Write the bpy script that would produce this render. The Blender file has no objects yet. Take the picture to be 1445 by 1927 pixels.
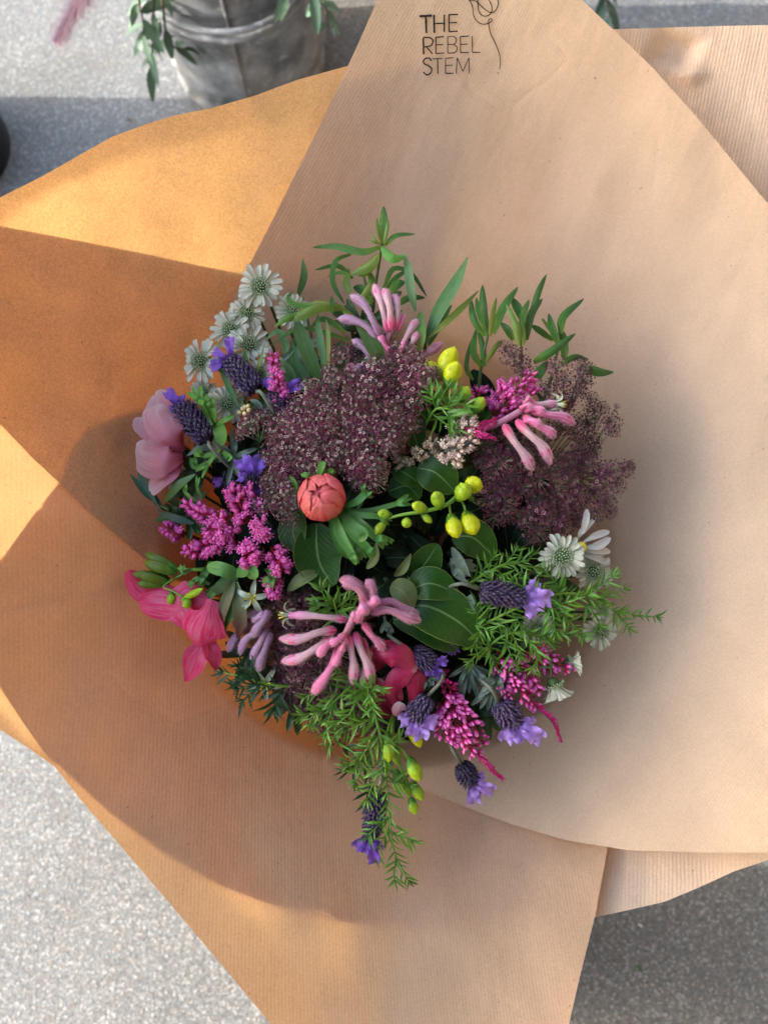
import bpy, math, random
from math import sin, cos, pi, radians, sqrt, atan2
from mathutils import Vector, Matrix, noise
V = Vector
rnd = random.Random(7)
S = bpy.context.scene
# ------------------------------------------------------------------ camera
CAM = V((0, 0, 1.1)); TH = radians(15); F = 1448.0; PW, PH = 1445, 1927
cd = bpy.data.cameras.new('camera'); cam = bpy.data.objects.new('camera', cd); S.collection.objects.link(cam)
cam.location = CAM; cam.rotation_euler = (TH, 0, 0)
cd.sensor_fit = 'VERTICAL'; cd.sensor_height = 36; cd.lens = 36 * F / PH; cd.clip_start = .01; cd.clip_end = 100
cd.dof.use_dof = True; cd.dof.focus_distance = .50; cd.dof.aperture_fstop = 6.8
S.camera = cam
# ------------------------------------------------------------------ light
ELEV = radians(16); BETA = radians(2)
SUN = V((-cos(ELEV) * cos(BETA), cos(ELEV) * sin(BETA), sin(ELEV)))
w = bpy.data.worlds.new('World'); S.world = w; w.use_nodes = True
nt = w.node_tree; sky = nt.nodes.new('ShaderNodeTexSky'); sky.sky_type = 'NISHITA'; sky.sun_disc = False
sky.sun_elevation = ELEV; sky.sun_rotation = atan2(SUN.x, SUN.y); sky.dust_density = 2.2; sky.ozone_density = 1.3; sky.air_density = 1.0
nt.links.new(sky.outputs[0], nt.nodes['Background'].inputs[0]); nt.nodes['Background'].inputs[1].default_value = .15
sl = bpy.data.lights.new('sun', 'SUN'); sl.energy = 2.0; sl.angle = radians(.5); sl.color = (1, .96, .90)
so = bpy.data.objects.new('sun', sl); S.collection.objects.link(so)
so.rotation_euler = SUN.to_track_quat('Z', 'Y').to_euler(); so.location = (-2, .5, 2)
S.view_settings.view_transform = 'Standard'; S.view_settings.look = 'None'; S.view_settings.gamma = 1
S.view_settings.exposure = 2.76
S.render.engine = 'CYCLES'
S.cycles.max_bounces = 10; S.cycles.diffuse_bounces = 4; S.cycles.transmission_bounces = 8
# ------------------------------------------------------------------ helpers
X3 = V((1, 0, 0)); Y3 = V((0, cos(TH), sin(TH))); Z3 = V((0, -sin(TH), cos(TH)))
def ray(px, py): return X3 * ((px - PW / 2) / F) + Y3 * (-(py - PH / 2) / F) - Z3
def at(px, py, d): return CAM + ray(px, py) * d
def ground(px, py, z=0.0):
    r = ray(px, py); return CAM + r * ((z - CAM.z) / r.z)
def lerp(a, b, t): return a + (b - a) * t
def sstep(a, b, x):
    t = min(1, max(0, (x - a) / (b - a))); return t * t * (3 - 2 * t)
CX, CY = .007, .130
TIE = V((.02, .10, .20))
def paperZ(x, y):
    dx, dy = x - CX, y - CY; r = sqrt(dx * dx + dy * dy); f = atan2(dy, dx)
    cl, sn = cos(f), sin(f)
    wl, wr = max(0, -cl) ** 1.5, max(0, cl) ** 1.5
    wt, wb = max(0, sn) ** 1.5, max(0, -sn) ** 1.5
    s = wl + wr + wt + wb
    zi = (wl * .575 + wr * .535 + wt * .55 + wb * .50) / s
    sl_ = (wl * 1.10 + wr * .52 + wt * .86 + wb * .26) / s
    R = .165
    if r < R: return zi - (R - r) * 2.1 - (R - r) * (R - r) * 4
    q = r - R
    z = zi + sl_ * q - q * q * .35 * (wr + wt) / s + q * q * .9 * wl / s
    a = sstep(R, .24, r)
    z += a * .006 * sin(3.1 * f + 1.0) + a * .004 * noise.noise(V((x * 9, y * 9, 2))) + a * .0022 * noise.noise(V((x * 26 + y * 14, y * 22 - x * 10, 5)))
    return z
def hit(px, py, off=0.0):
    """depth along the ray through a photo pixel at which it meets the paper funnel lowered by off"""
    r = ray(px, py); a = .18; st = .01; prev = a
    d = a
    while d < 1.2:
        p = CAM + r * d
        if p.z < paperZ(p.x, p.y) - off:
            lo, hi = prev, d
            for _ in range(22):
                m = (lo + hi) / 2; p = CAM + r * m
                if p.z < paperZ(p.x, p.y) - off: hi = m
                else: lo = m
            return (lo + hi) / 2
        prev = d; d += st
    return d
def domeD(px, py):
    u = (px - 730) / 470; v = (py - 1010) / 600; q = u * u + v * v
    d = .480 + .040 * q
    return min(d, hit(px, py) - .012)
_dc = {}
def P(px, py, h=0.0):
    k = (int(px // 12), int(py // 12))
    def D(i, j):
        if (i, j) not in _dc: _dc[(i, j)] = domeD(i * 12, j * 12)
        return _dc[(i, j)]
    fx, fy = px / 12 - k[0], py / 12 - k[1]
    d = lerp(lerp(D(*k), D(k[0] + 1, k[1]), fx), lerp(D(k[0], k[1] + 1), D(k[0] + 1, k[1] + 1), fx), fy)
    return at(px, py, d - h)
SC = .5 / F      # metres per photo pixel at the flowers
# ------------------------------------------------------------------ objects
def thing(name, label, cat, loc, group=None):
    o = bpy.data.objects.new(name, None); S.collection.objects.link(o); o.empty_display_size = .02
    o.location = loc; o['label'] = label; o['category'] = cat
    if group: o['group'] = group
    return o
def meshdata(name, Vs, Fs, mats, UV=None, mi=None, smooth=True):
    me = bpy.data.meshes.new(name); me.from_pydata([tuple(v) for v in Vs], [], Fs)
    for m in mats: me.materials.append(m)
    if UV:
        ul = me.uv_layers.new(name='UVMap'); fl = []
        vi = [0] * len(me.loops); me.loops.foreach_get('vertex_index', vi)
        for i in vi: fl += [UV[i][0], UV[i][1]]
        ul.data.foreach_set('uv', fl)
    if mi: me.polygons.foreach_set('material_index', mi)
    if smooth: me.polygons.foreach_set('use_smooth', [True] * len(me.polygons))
    me.update(); return me
def wloc(o):
    p = V((0, 0, 0))
    while o is not None: p = p + o.location; o = o.parent
    return p
def part(name, G, mat, parent=None, label=None, kind=None, smooth=True):
    """G=(Vs,Fs,UV[,mi]) in world coordinates"""
    base = wloc(parent) if parent else V((0, 0, 0))
    Vs = [V(v) - base for v in G[0]]
    mats = mat if isinstance(mat, list) else [mat]
    me = meshdata(name, Vs, G[1], mats, G[2], G[3] if len(G) > 3 else None, smooth)
    o = bpy.data.objects.new(name, me); S.collection.objects.link(o)
    if parent: o.parent = parent
    if label: o['label'] = label
    if kind: o['kind'] = kind
    return o
def inst(name, me, M, parent, label=None):
    o = bpy.data.objects.new(name, me); S.collection.objects.link(o); o.parent = parent
    o.matrix_local = Matrix.Translation(-wloc(parent)) @ M
    if label: o['label'] = label
    return o
def struct(o): o['kind'] = 'structure'; return o
def join(Gs):
    Vs, Fs, UV, mi = [], [], [], []
    for G in Gs:
        n = len(Vs); Vs += list(G[0]); Fs += [[i + n for i in f] for f in G[1]]; UV += list(G[2])
        mi += list(G[3]) if len(G) > 3 else [0] * len(G[1])
    return Vs, Fs, UV, mi
def setmi(G, k): return (G[0], G[1], G[2], [k] * len(G[1]))
def xf(G, M): return (([M @ V(v) for v in G[0]],) + tuple(G[1:]))
def frame(p, z, y=None):
    z = z.normalized(); y = y if y is not None else Y3
    x = y.cross(z)
    if x.length < 1e-4: x = X3.cross(z)
    x.normalize(); y = z.cross(x)
    M = Matrix((x, y, z)).transposed().to_4x4(); M.translation = p; return M
def cr(pts, n):
    """Catmull-Rom resampling to n+1 points"""
    pts = [V(p) for p in pts]
    if len(pts) == 2: return [pts[0].lerp(pts[1], i / n) for i in range(n + 1)]
    q = [pts[0] * 2 - pts[1]] + pts + [pts[-1] * 2 - pts[-2]]; m = len(pts) - 1; out = []
    for i in range(n + 1):
        s = i / n * m; k = min(int(s), m - 1); t = s - k
        a, b, c, d = q[k:k + 4]
        out.append(.5 * ((2 * b) + (c - a) * t + (2 * a - 5 * b + 4 * c - d) * t * t + (3 * b - a - 3 * c + d) * t ** 3))
    return out
def tube(pts, rad, n=6, seg=None, cap=True):
    seg = seg or max(2, (len(pts) - 1) * 4); ps = cr(pts, seg)
    rf = rad if callable(rad) else (lambda t: rad)
    Vs, Fs, UV = [], [], []; x = None
    for i, p in enumerate(ps):
        T = (ps[min(i + 1, seg)] - ps[max(i - 1, 0)])
        T = T.normalized() if T.length > 1e-9 else Z3
        if x is None:
            x = T.cross(Z3); x = x if x.length > .05 else T.cross(X3)
        x = (x - T * x.dot(T)).normalized(); y = T.cross(x)
        r = rf(i / seg)
        for k in range(n):
            a = 2 * pi * k / n; Vs.append(p + (x * cos(a) + y * sin(a)) * r); UV.append((k / n, i / seg))
    for i in range(seg):
        for k in range(n):
            a, b = i * n + k, i * n + (k + 1) % n; Fs.append([a, b, b + n, a + n])
    if cap:
        Fs.append(list(range(n))[::-1]); Fs.append([seg * n + k for k in range(n)])
    return Vs, Fs, UV
def wf_lance(t): return sin(pi * min(1, t * .94 + .03) ** .85) ** .9
def wf_oval(t): return max(0, sin(pi * (t * .97 + .015) ** .92)) ** .62
def wf_petal(t): return (.28 + .72 * sstep(0, .6, t)) * sqrt(max(0, 1 - max(0, (t - .55) / .46) ** 2.6))
def wf_strap(t): return (.55 + .45 * sstep(0, .3, t)) * sqrt(max(.0, 1 - max(0, (t - .6) / .405) ** 2))
def wf_needle(t): return (.5 + .5 * sstep(0, .3, t)) * (1 - sstep(.55, 1, t) * .92)
def leaf(pts, wd, up=None, cup=0.0, wf=wf_lance, nu=4, nv=10, ruf=0.0, rf=9, serr=0.0, twist=0.0, seed=0):
    up = up or Z3; ps = cr(pts, nv); Vs, Fs, UV = [], [], []
    for i, p in enumerate(ps):
        t = i / nv; T = (ps[min(i + 1, nv)] - ps[max(i - 1, 0)]).normalized()
        sd = T.cross(up); sd = sd.normalized() if sd.length > 1e-4 else X3
        if twist:
            sd = Matrix.Rotation(twist * t, 3, T) @ sd
        n = sd.cross(T).normalized()
        wdt = wd * wf(t)
        if serr: wdt *= 1 + serr * (abs((t * 17) % 1 - .5) - .25)
        for j in range(nu + 1):
            u = j / nu * 2 - 1
            z = cup * wd * abs(u) ** 1.5 * wf(t)
            if ruf: z += ruf * wd * abs(u) ** 1.5 * sin(t * rf * 2 + seed * 3 + (u > 0) * 2) + ruf * .4 * wd * sin(u * 4 + t * 6 + seed)
            Vs.append(p + sd * (u * wdt) + n * z); UV.append((j / nu, t))
    m = nu + 1
    for i in range(nv):
        for j in range(nu):
            a = i * m + j; Fs.append([a, a + 1, a + 1 + m, a + m])
    return Vs, Fs, UV
def lathe(p0, p1, prof, n=8, bend=None):
    """prof=[(t,r)], axis p0->p1"""
    ax = p1 - p0; T = ax.normalized(); x = T.cross(Z3); x = x if x.length > .05 else T.cross(X3); x.normalize(); y = T.cross(x)
    Vs, Fs, UV = [], [], []
    for t, r in prof:
        c = p0 + ax * t + (bend * (t * t) if bend else V((0, 0, 0)))
        for k in range(n):
            a = 2 * pi * k / n; Vs.append(c + (x * cos(a) + y * sin(a)) * r); UV.append((k / n, t))
    for i in range(len(prof) - 1):
        for k in range(n):
            a, b = i * n + k, i * n + (k + 1) % n; Fs.append([a, b, b + n, a + n])
    Fs.append(list(range(n))[::-1]); Fs.append([(len(prof) - 1) * n + k for k in range(n)])
    return Vs, Fs, UV
def blob(c, r, n=6, m=4, ax=None, el=1.0):
    ax = (ax or Z3).normalized()
    pr = [((1 - cos(pi * i / m)) / 2, r * max(.04, sin(pi * i / m))) for i in range(m + 1)]
    return lathe(c - ax * r * el, c + ax * r * el, pr, n)
# ------------------------------------------------------------------ materials
class N:
    def __init__(s, name):
        s.m = bpy.data.materials.new(name); s.m.use_nodes = True; s.t = s.m.node_tree; s.t.nodes.clear()
    def n(s, ty, **kw):
        nd = s.t.nodes.new('ShaderNode' + ty)
        for k, v in kw.items():
            if isinstance(k, str) and k.startswith('i_'):
                key = k[2:].replace('_', ' '); nd.inputs[key].default_value = v
            else: setattr(nd, k, v)
        return nd
    def l(s, a, b): s.t.links.new(a, b)
    def val(s, inp, v):
        if hasattr(v, 'links') or hasattr(v, 'is_linked'): s.l(v, inp)
        else: inp.default_value = v
    def math(s, op, a, b=0.0, c=None):
        nd = s.n('Math', operation=op); s.val(nd.inputs[0], a); s.val(nd.inputs[1], b)
        if c is not None: s.val(nd.inputs[2], c)
        return nd.outputs[0]
    def ramp(s, fac, stops, interp='LINEAR'):
        nd = s.n('ValToRGB'); r = nd.color_ramp; r.interpolation = interp
        while len(r.elements) < len(stops): r.elements.new(.5)
        for e, (p, c) in zip(r.elements, stops):
            e.position = p; e.color = (*c, 1) if not isinstance(c, float) else (c, c, c, 1)
        s.val(nd.inputs[0], fac); return nd.outputs[0]
    def mix(s, fac, a, b, mode='MIX'):
        nd = s.n('Mix', data_type='RGBA', blend_type=mode); s.val(nd.inputs[0], fac)
        s.val(nd.inputs[6], (*a, 1) if isinstance(a, tuple) and len(a) == 3 else a)
        s.val(nd.inputs[7], (*b, 1) if isinstance(b, tuple) and len(b) == 3 else b)
        return nd.outputs[2]
    def noise(s, vec, scale, detail=4, rough=.6, out=0):
        nd = s.n('TexNoise'); s.l(vec, nd.inputs['Vector']); nd.inputs['Scale'].default_value = scale
        nd.inputs['Detail'].default_value = detail; nd.inputs['Roughness'].default_value = rough
        return nd.outputs[out]
    def bump(s, h, strength, dist=.001, prev=None):
        nd = s.n('Bump'); nd.inputs['Strength'].default_value = strength; nd.inputs['Distance'].default_value = dist
        s.val(nd.inputs['Height'], h)
        if prev: s.l(prev, nd.inputs['Normal'])
        return nd.outputs[0]
    def out(s, sh): o = s.n('OutputMaterial'); s.l(sh, o.inputs[0]); return s.m
GAIN = dict(paw_tube=1.15, paw_bud=1.12, paw_dusky=1.2, paw_lilac=1.1, white_bract=.92, lilac_bract=1.08, hot_pink_petal=1.05, freesia_green=1.1, broad_leaf_green=1.3, rockrose_leaf_green=1.45, young_leaf_green=1.2, long_leaf_green=1.3, lime_leaf_green=1.15, fern_needle_green=1.2, cut_collar_green=1.35, umbel_maroon=1.2, umbel_cream=1.0, umbel_dark_maroon=1.15, umbel_dark_rose=1.4, umbel_ray=1.3)
def plant(name, stops, var=.25, hue=.02, trans=.25, rough=.5, vein=None, edge=None, lateral=0, grain=0, grainc=None, bump=.3, sheen=0, spec=.4, tcol=None, speck=None):
    """stops: colour along the length (uv.y); vein/edge: colours; grain: fine lengthwise lines"""
    gn = GAIN.get(name, 1.0); sc_ = lambda c: tuple(min(.92, x * gn) for x in c) if c else c
    stops = [(p, sc_(c)) for p, c in stops]; grainc = sc_(grainc)
    m = N(name); tc = m.n('TexCoord'); sep = m.n('SeparateXYZ'); m.l(tc.outputs['UV'], sep.inputs[0])
    u, v = sep.outputs[0], sep.outputs[1]
    oi = m.n('ObjectInfo'); obj = tc.outputs['Object']
    col = m.ramp(v, stops); uc = m.math('ABSOLUTE', m.math('SUBTRACT', u, .5)); h = None
    nz = m.noise(obj, 260, 3)
    if grain:
        mp = m.n('Mapping'); mp.inputs['Scale'].default_value = (grain, 2.2, 1); m.l(tc.outputs['UV'], mp.inputs[0])
        g = m.noise(mp.outputs[0], 1.0, 3, .6); gg = m.math('MULTIPLY', m.math('SUBTRACT', g, .42), 3.2)
        gg.node.use_clamp = True
        col = m.mix(m.math('MULTIPLY', gg, .75), col, grainc or stops[-1][1]); h = g
    if lateral:
        k = m.math('ADD', m.math('MULTIPLY', v, lateral), m.math('MULTIPLY', uc, -lateral * .8))
        sw = m.math('ABSOLUTE', m.math('SUBTRACT', m.math('FRACT', k), .5))
        lv = m.math('LESS_THAN', sw, .05); h = m.math('MULTIPLY', sw, .8)
        if vein: col = m.mix(m.math('MULTIPLY', lv, .07), col, vein)
    if vein:
        vf = m.math('LESS_THAN', uc, .022); col = m.mix(m.math('MULTIPLY', vf, .8), col, vein)
    if edge:
        ef = m.math('GREATER_THAN', uc, .488); col = m.mix(m.math('MULTIPLY', ef, .55), col, edge)
    if speck:
        sp = m.noise(obj, 900, 2); col = m.mix(m.math('GREATER_THAN', sp, .6), col, speck)
    bc = m.n('HueSaturation'); m.l(col, bc.inputs['Color'])
    r0 = oi.outputs['Random']
    m.l(m.math('ADD', m.math('MULTIPLY', m.math('SUBTRACT', r0, .5), hue), .5), bc.inputs['Hue'])
    vv = m.math('ADD', m.math('MULTIPLY', m.math('SUBTRACT', m.math('FRACT', m.math('MULTIPLY', r0, 7.3)), .5), var * 1.5), 1.0)
    vv = m.math('MULTIPLY', vv, m.math('ADD', m.math('MULTIPLY', nz, var * 2), 1 - var))
    m.l(vv, bc.inputs['Value']); c = bc.outputs[0]
    pb = m.n('BsdfPrincipled'); m.l(c, pb.inputs['Base Color']); pb.inputs['Roughness'].default_value = rough
    pb.inputs['Specular IOR Level'].default_value = spec
    if sheen: pb.inputs['Sheen Weight'].default_value = sheen; pb.inputs['Sheen Roughness'].default_value = .4
    nb = m.bump(nz, bump, .0006)
    if h is not None: nb = m.bump(h, bump, .0006, nb)
    m.l(nb, pb.inputs['Normal'])
    if trans:
        tr = m.n('BsdfTranslucent'); m.l(m.mix(.5, c, tcol, 'MULTIPLY') if tcol else c, tr.inputs[0])
        ms = m.n('MixShader'); ms.inputs[0].default_value = trans; m.l(pb.outputs[0], ms.inputs[1]); m.l(tr.outputs[0], ms.inputs[2])
        return m.out(ms.outputs[0])
    return m.out(pb.outputs[0])
def paper_mat(name, ang, base=(.52, .335, .195), tr=(.74, .40, .14), T=.36, rib=1.0, period=.0018, mott=.2):
    m = N(name); tc = m.n('TexCoord'); ob = tc.outputs['Object']
    mp = m.n('Mapping'); mp.inputs['Rotation'].default_value = (0, 0, radians(ang)); m.l(ob, mp.inputs[0])
    sx = m.n('SeparateXYZ'); m.l(mp.outputs[0], sx.inputs[0])
    wob = m.noise(ob, 60, 2)
    ph = m.math('ADD', m.math('MULTIPLY', sx.outputs[0], 2 * pi / period), m.math('MULTIPLY', wob, 3.2))
    rb = m.math('ADD', m.math('MULTIPLY', m.math('SINE', ph), .5), .5)
    st = m.n('Mapping'); st.inputs['Scale'].default_value = (700, 330, 500); m.l(mp.outputs[0], st.inputs[0])
    fib = m.noise(st.outputs[0], 1.0, 3, .65)
    cl = m.noise(ob, 45, 5, .62); big = m.noise(ob, 9, 3, .5); fine = m.noise(ob, 700, 3, .7)
    f = m.math('ADD', m.math('MULTIPLY', m.math('SUBTRACT', cl, .5), mott * .9), m.math('MULTIPLY', m.math('SUBTRACT', fib, .5), mott * .6))
    f = m.math('ADD', f, m.math('MULTIPLY', m.math('SUBTRACT', fine, .5), mott * 2.2))
    f = m.math('ADD', f, m.math('MULTIPLY', m.math('SUBTRACT', rb, .5), .06 * rib))
    f = m.math('ADD', f, m.math('MULTIPLY', m.math('SUBTRACT', big, .5), .25))
    fl = m.noise(ob, 420, 1); fleck = m.math('GREATER_THAN', m.math('MULTIPLY', fl, m.math('ADD', m.noise(ob, 120, 1), .45)), .83)
    hs = m.n('HueSaturation'); hs.inputs['Color'].default_value = (*base, 1); m.l(m.math('ADD', f, 1.0), hs.inputs['Value'])
    col = m.mix(m.math('MULTIPLY', fleck, .55), hs.outputs[0], (.13, .07, .03))
    hs2 = m.n('HueSaturation'); hs2.inputs['Color'].default_value = (*tr, 1)
    m.l(m.math('ADD', m.math('MULTIPLY', f, 1.5), 1.0), hs2.inputs['Value'])
    tcol = m.mix(m.math('MULTIPLY', fleck, .6), hs2.outputs[0], (.1, .04, .01))
    cr1 = m.n('Mapping'); cr1.inputs['Scale'].default_value = (26, 11, 14); m.l(mp.outputs[0], cr1.inputs[0])
    crn = m.noise(cr1.outputs[0], 1.0, 3, .55)
    wv = m.n('VectorMath', operation='ADD'); m.l(ob, wv.inputs[0])
    ns = m.n('TexNoise'); ns.inputs['Scale'].default_value = 14; m.l(ob, ns.inputs['Vector']); sc_ = m.n('VectorMath', operation='SCALE'); m.l(ns.outputs['Color'], sc_.inputs[0]); sc_.inputs['Scale'].default_value = .05; m.l(sc_.outputs[0], wv.inputs[1])
    ve = m.n('TexVoronoi', feature='DISTANCE_TO_EDGE'); ve.inputs['Scale'].default_value = 9; m.l(wv.outputs[0], ve.inputs['Vector'])
    crease = m.math('MULTIPLY', m.math('MINIMUM', ve.outputs['Distance'], .035), m.ramp(m.noise(ob, 8, 2), [(.47, 0.0), (.6, 1.0)]))
    nb = m.bump(crn, .5, .005); nb = m.bump(crease, .22, .03, nb); nb = m.bump(rb, .3 * rib, .0003, nb); nb = m.bump(fine, .25, .0004, nb)
    pb = m.n('BsdfPrincipled'); m.l(col, pb.inputs['Base Color']); pb.inputs['Roughness'].default_value = .62
    pb.inputs['Specular IOR Level'].default_value = .28; m.l(nb, pb.inputs['Normal'])
    tl = m.n('BsdfTranslucent'); m.l(tcol, tl.inputs[0])
    ms = m.n('MixShader'); ms.inputs[0].default_value = T; m.l(pb.outputs[0], ms.inputs[1]); m.l(tl.outputs[0], ms.inputs[2])
    return m.out(ms.outputs[0])
def floor_mat():
    m = N('exposed_aggregate'); tc = m.n('TexCoord'); ob = tc.outputs['Object']
    vo = m.n('TexVoronoi'); vo.inputs['Scale'].default_value = 380; m.l(ob, vo.inputs['Vector'])
    v2 = m.n('TexVoronoi'); v2.inputs['Scale'].default_value = 640; m.l(ob, v2.inputs['Vector'])
    sp = m.n('SeparateXYZ'); m.l(vo.outputs['Color'], sp.inputs[0]); s2 = m.n('SeparateXYZ'); m.l(v2.outputs['Color'], s2.inputs[0])
    c = m.ramp(sp.outputs[0], [(0, (.09, .09, .09)), (.10, (.17, .17, .168)), (.40, (.245, .245, .24)), (.62, (.36, .36, .35)), (.74, (.12, .18, .22)), (.82, (.24, .17, .13)), (.88, (.60, .60, .59))], 'CONSTANT')
    c2 = m.ramp(s2.outputs[1], [(0, (.13, .13, .13)), (.3, (.23, .23, .225)), (.7, (.31, .31, .30)), (.9, (.18, .22, .25))], 'CONSTANT')
    c = m.mix(.5, c, c2); b = m.noise(ob, 7, 5, .6)
    hs = m.n('HueSaturation'); m.l(c, hs.inputs['Color']); m.l(m.math('ADD', m.math('MULTIPLY', b, .5), .76), hs.inputs['Value'])
    stain = m.ramp(m.noise(ob, 13, 3), [(.60, 0.0), (.72, .35)]); c = m.mix(stain, hs.outputs[0], (.22, .19, .155))
    c = m.mix(1.0, c, (.78, .765, .735), 'MULTIPLY'); pb = m.n('BsdfPrincipled'); m.l(c, pb.inputs['Base Color']); pb.inputs['Roughness'].default_value = .75
    hh = m.math('ADD', vo.outputs['Distance'], m.math('MULTIPLY', m.noise(ob, 300, 3), .8))
    m.l(m.bump(hh, .3, .0016), pb.inputs['Normal'])
    return m.out(pb.outputs[0])
def metal_mat():
    m = N('weathered_galvanised'); tc = m.n('TexCoord'); ob = tc.outputs['Object']
    a = m.noise(ob, 14, 6, .65); b = m.noise(ob, 60, 4, .7)
    mp = m.n('Mapping'); mp.inputs['Scale'].default_value = (22, 22, 5); m.l(ob, mp.inputs[0]); dr = m.noise(mp.outputs[0], 1, 4, .6)
    c = m.ramp(a, [(.3, (.10, .105, .11)), (.45, (.19, .20, .21)), (.58, (.31, .325, .34)), (.7, (.46, .48, .50))])
    c = m.mix(m.ramp(dr, [(.50, 0.0), (.66, .5)]), c, (.20, .17, .13)); c = m.mix(m.ramp(b, [(.55, 0.0), (.75, .6)]), c, (.62, .63, .63))
    pb = m.n('BsdfPrincipled'); m.l(c, pb.inputs['Base Color']); pb.inputs['Metallic'].default_value = .45
    m.l(m.ramp(b, [(.3, .38), (.7, .7)]), pb.inputs['Roughness']); m.l(m.bump(a, .3, .004), pb.inputs['Normal'])
    return m.out(pb.outputs[0])
def plain(name, c, rough=.6, spec=.4, var=.15):
    m = N(name); tc = m.n('TexCoord'); hs = m.n('HueSaturation'); hs.inputs['Color'].default_value = (*c, 1)
    nz = m.noise(tc.outputs['Object'], 120, 4); m.l(m.math('ADD', m.math('MULTIPLY', nz, var * 2), 1 - var), hs.inputs['Value'])
    pb = m.n('BsdfPrincipled'); m.l(hs.outputs[0], pb.inputs['Base Color']); pb.inputs['Roughness'].default_value = rough
    pb.inputs['Specular IOR Level'].default_value = spec; m.l(m.bump(nz, .3, .001), pb.inputs['Normal'])
    return m.out(pb.outputs[0])
# ------------------------------------------------------------------ the floor
g = 9; n = 24
fv = [(lerp(-g, g, i / n), lerp(-g, g, j / n), 0) for j in range(n + 1) for i in range(n + 1)]
ff = [[j * (n + 1) + i, j * (n + 1) + i + 1, (j + 1) * (n + 1) + i + 1, (j + 1) * (n + 1) + i] for j in range(n) for i in range(n)]
struct(part('ground', (fv, ff, [(0, 0)] * len(fv)), floor_mat()))
# ------------------------------------------------------------------ wrapping paper
PC = (740, 1000)
def sheet(name, label, outline, mat, off, step=14, rin=150, extra=None, rows=64):
    """outline: photo-pixel points of the outer edge, ordered; the sheet runs from it down to the tie and on to a skirt"""
    pts = []
    for k in range(len(outline) - 1):
        a, b = outline[k], outline[k + 1]; L = sqrt((a[0] - b[0]) ** 2 + (a[1] - b[1]) ** 2); m = max(1, int(L / step))
        for i in range(m): pts.append((lerp(a[0], b[0], i / m), lerp(a[1], b[1], i / m)))
    pts.append(outline[-1])
    Vs, Fs, UV = [], [], []; nr = rows + 1 + 9
    for c, (x, y) in enumerate(pts):
        R = sqrt((x - PC[0]) ** 2 + (y - PC[1]) ** 2); s0 = min(.98, rin / R); col = []
        for i in range(rows + 1):
            s = lerp(1, s0, i / rows); px = PC[0] + (x - PC[0]) * s; py = PC[1] + (y - PC[1]) * s
            o = off + (extra(px, py, s) if extra else 0)
            col.append(at(px, py, hit(px, py, o)))
        e = col[-1]; ang = atan2(e.y - TIE.y, e.x - TIE.x)
        tr = .030 + off * .25; tp = V((TIE.x + tr * cos(ang), TIE.y + tr * sin(ang), TIE.z))
        for i in range(1, 6):
            t = i / 5; q = e.lerp(tp, t); col.append(q)
        for i in range(1, 5):
            t = i / 4; rr = tr + .035 * t; col.append(V((TIE.x + rr * cos(ang), TIE.y + rr * sin(ang), TIE.z - .11 * t)))
        for i, p in enumerate(col): Vs.append(p); UV.append((c / len(pts), i / nr))
    for c in range(len(pts) - 1):
        for i in range(nr - 1):
            a = c * nr + i; Fs.append([a, a + 1, a + nr + 1, a + nr])
    o = part(name, (Vs, Fs, UV), mat)
    o['label'] = label; o['category'] = 'wrapping paper'; o['group'] = 'kraft paper sheets of the bouquet wrap'
    return o
PKa = paper_mat('kraft_ribbed_diagonal', 36, base=(.585, .43, .29), T=.20, rib=.75)
PKb = paper_mat('kraft_mottled_plain', 20, base=(.55, .37, .20), tr=(.70, .37, .13), T=.33, rib=.15, mott=.34)
PKc = paper_mat('kraft_ribbed_upright', -4, base=(.57, .375, .235), tr=(.70, .41, .17), T=.26, rib=.7, period=.0021)
PKd = paper_mat('kraft_ribbed_pale', 8, base=(.64, .48, .35), T=.2, rib=1.0, period=.0024)
def ex_stamp(px, py, s): return -.004 * sstep(.6, 1, s) - .006 * sstep(900, 1500, px)
stamp_sheet = sheet('kraft_paper_sheet', 'broad kraft sheet stamped THE REBEL STEM, curving round behind the flowers',
    [(425, 600), (440, 560), (470, 497), (510, 420), (556, 328), (600, 240), (640, 156), (675, 80), (710, 0), (735, -60), (790, -190), (900, -280), (985, -190), (1050, -70), (1095, 0), (1160, 62), (1230, 130), (1320, 232), (1400, 330), (1445, 385), (1560, 560), (1640, 800), (1680, 1100), (1640, 1400), (1560, 1600), (1445, 1605), (1320, 1604), (1180, 1600), (1060, 1580), (960, 1550), (900, 1528), (850, 1508), (800, 1488), (755, 1450), (735, 1400)],
    PKa, 0, extra=ex_stamp)
sheet('kraft_paper_sheet', 'mottled kraft sheet glowing amber at the upper left, against the grey bucket',
    [(900, 90), (800, 96), (700, 112), (640, 128), (560, 150), (480, 180), (400, 203), (350, 213), (330, 217), (280, 232), (210, 258), (150, 292), (80, 332), (0, 372), (-120, 418), (-250, 468), (-340, 530), (-310, 610), (-130, 700), (0, 797), (60, 860), (130, 925), (200, 990), (270, 1050), (330, 1090), (420, 1130)],
    PKb, .004)
sheet('kraft_paper_sheet', 'large kraft sheet sweeping below and left of the flowers to the lower edge',
    [(760, 480), (600, 530), (520, 530), (450, 515), (360, 497), (250, 473), (120, 448), (0, 425), (-160, 395), (-420, 380), (-460, 700), (-400, 1000), (-260, 1130), (-120, 1220), (0, 1292), (50, 1368), (100, 1438), (150, 1502), (200, 1560), (290, 1665), (400, 1795), (510, 1927), (620, 2080), (720, 2260), (850, 2360), (960, 2300), (1030, 2120), (1070, 1927), (1090, 1840), (1120, 1720), (1142, 1600), (1150, 1530), (1130, 1400)],
    PKc, .0065)
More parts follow.
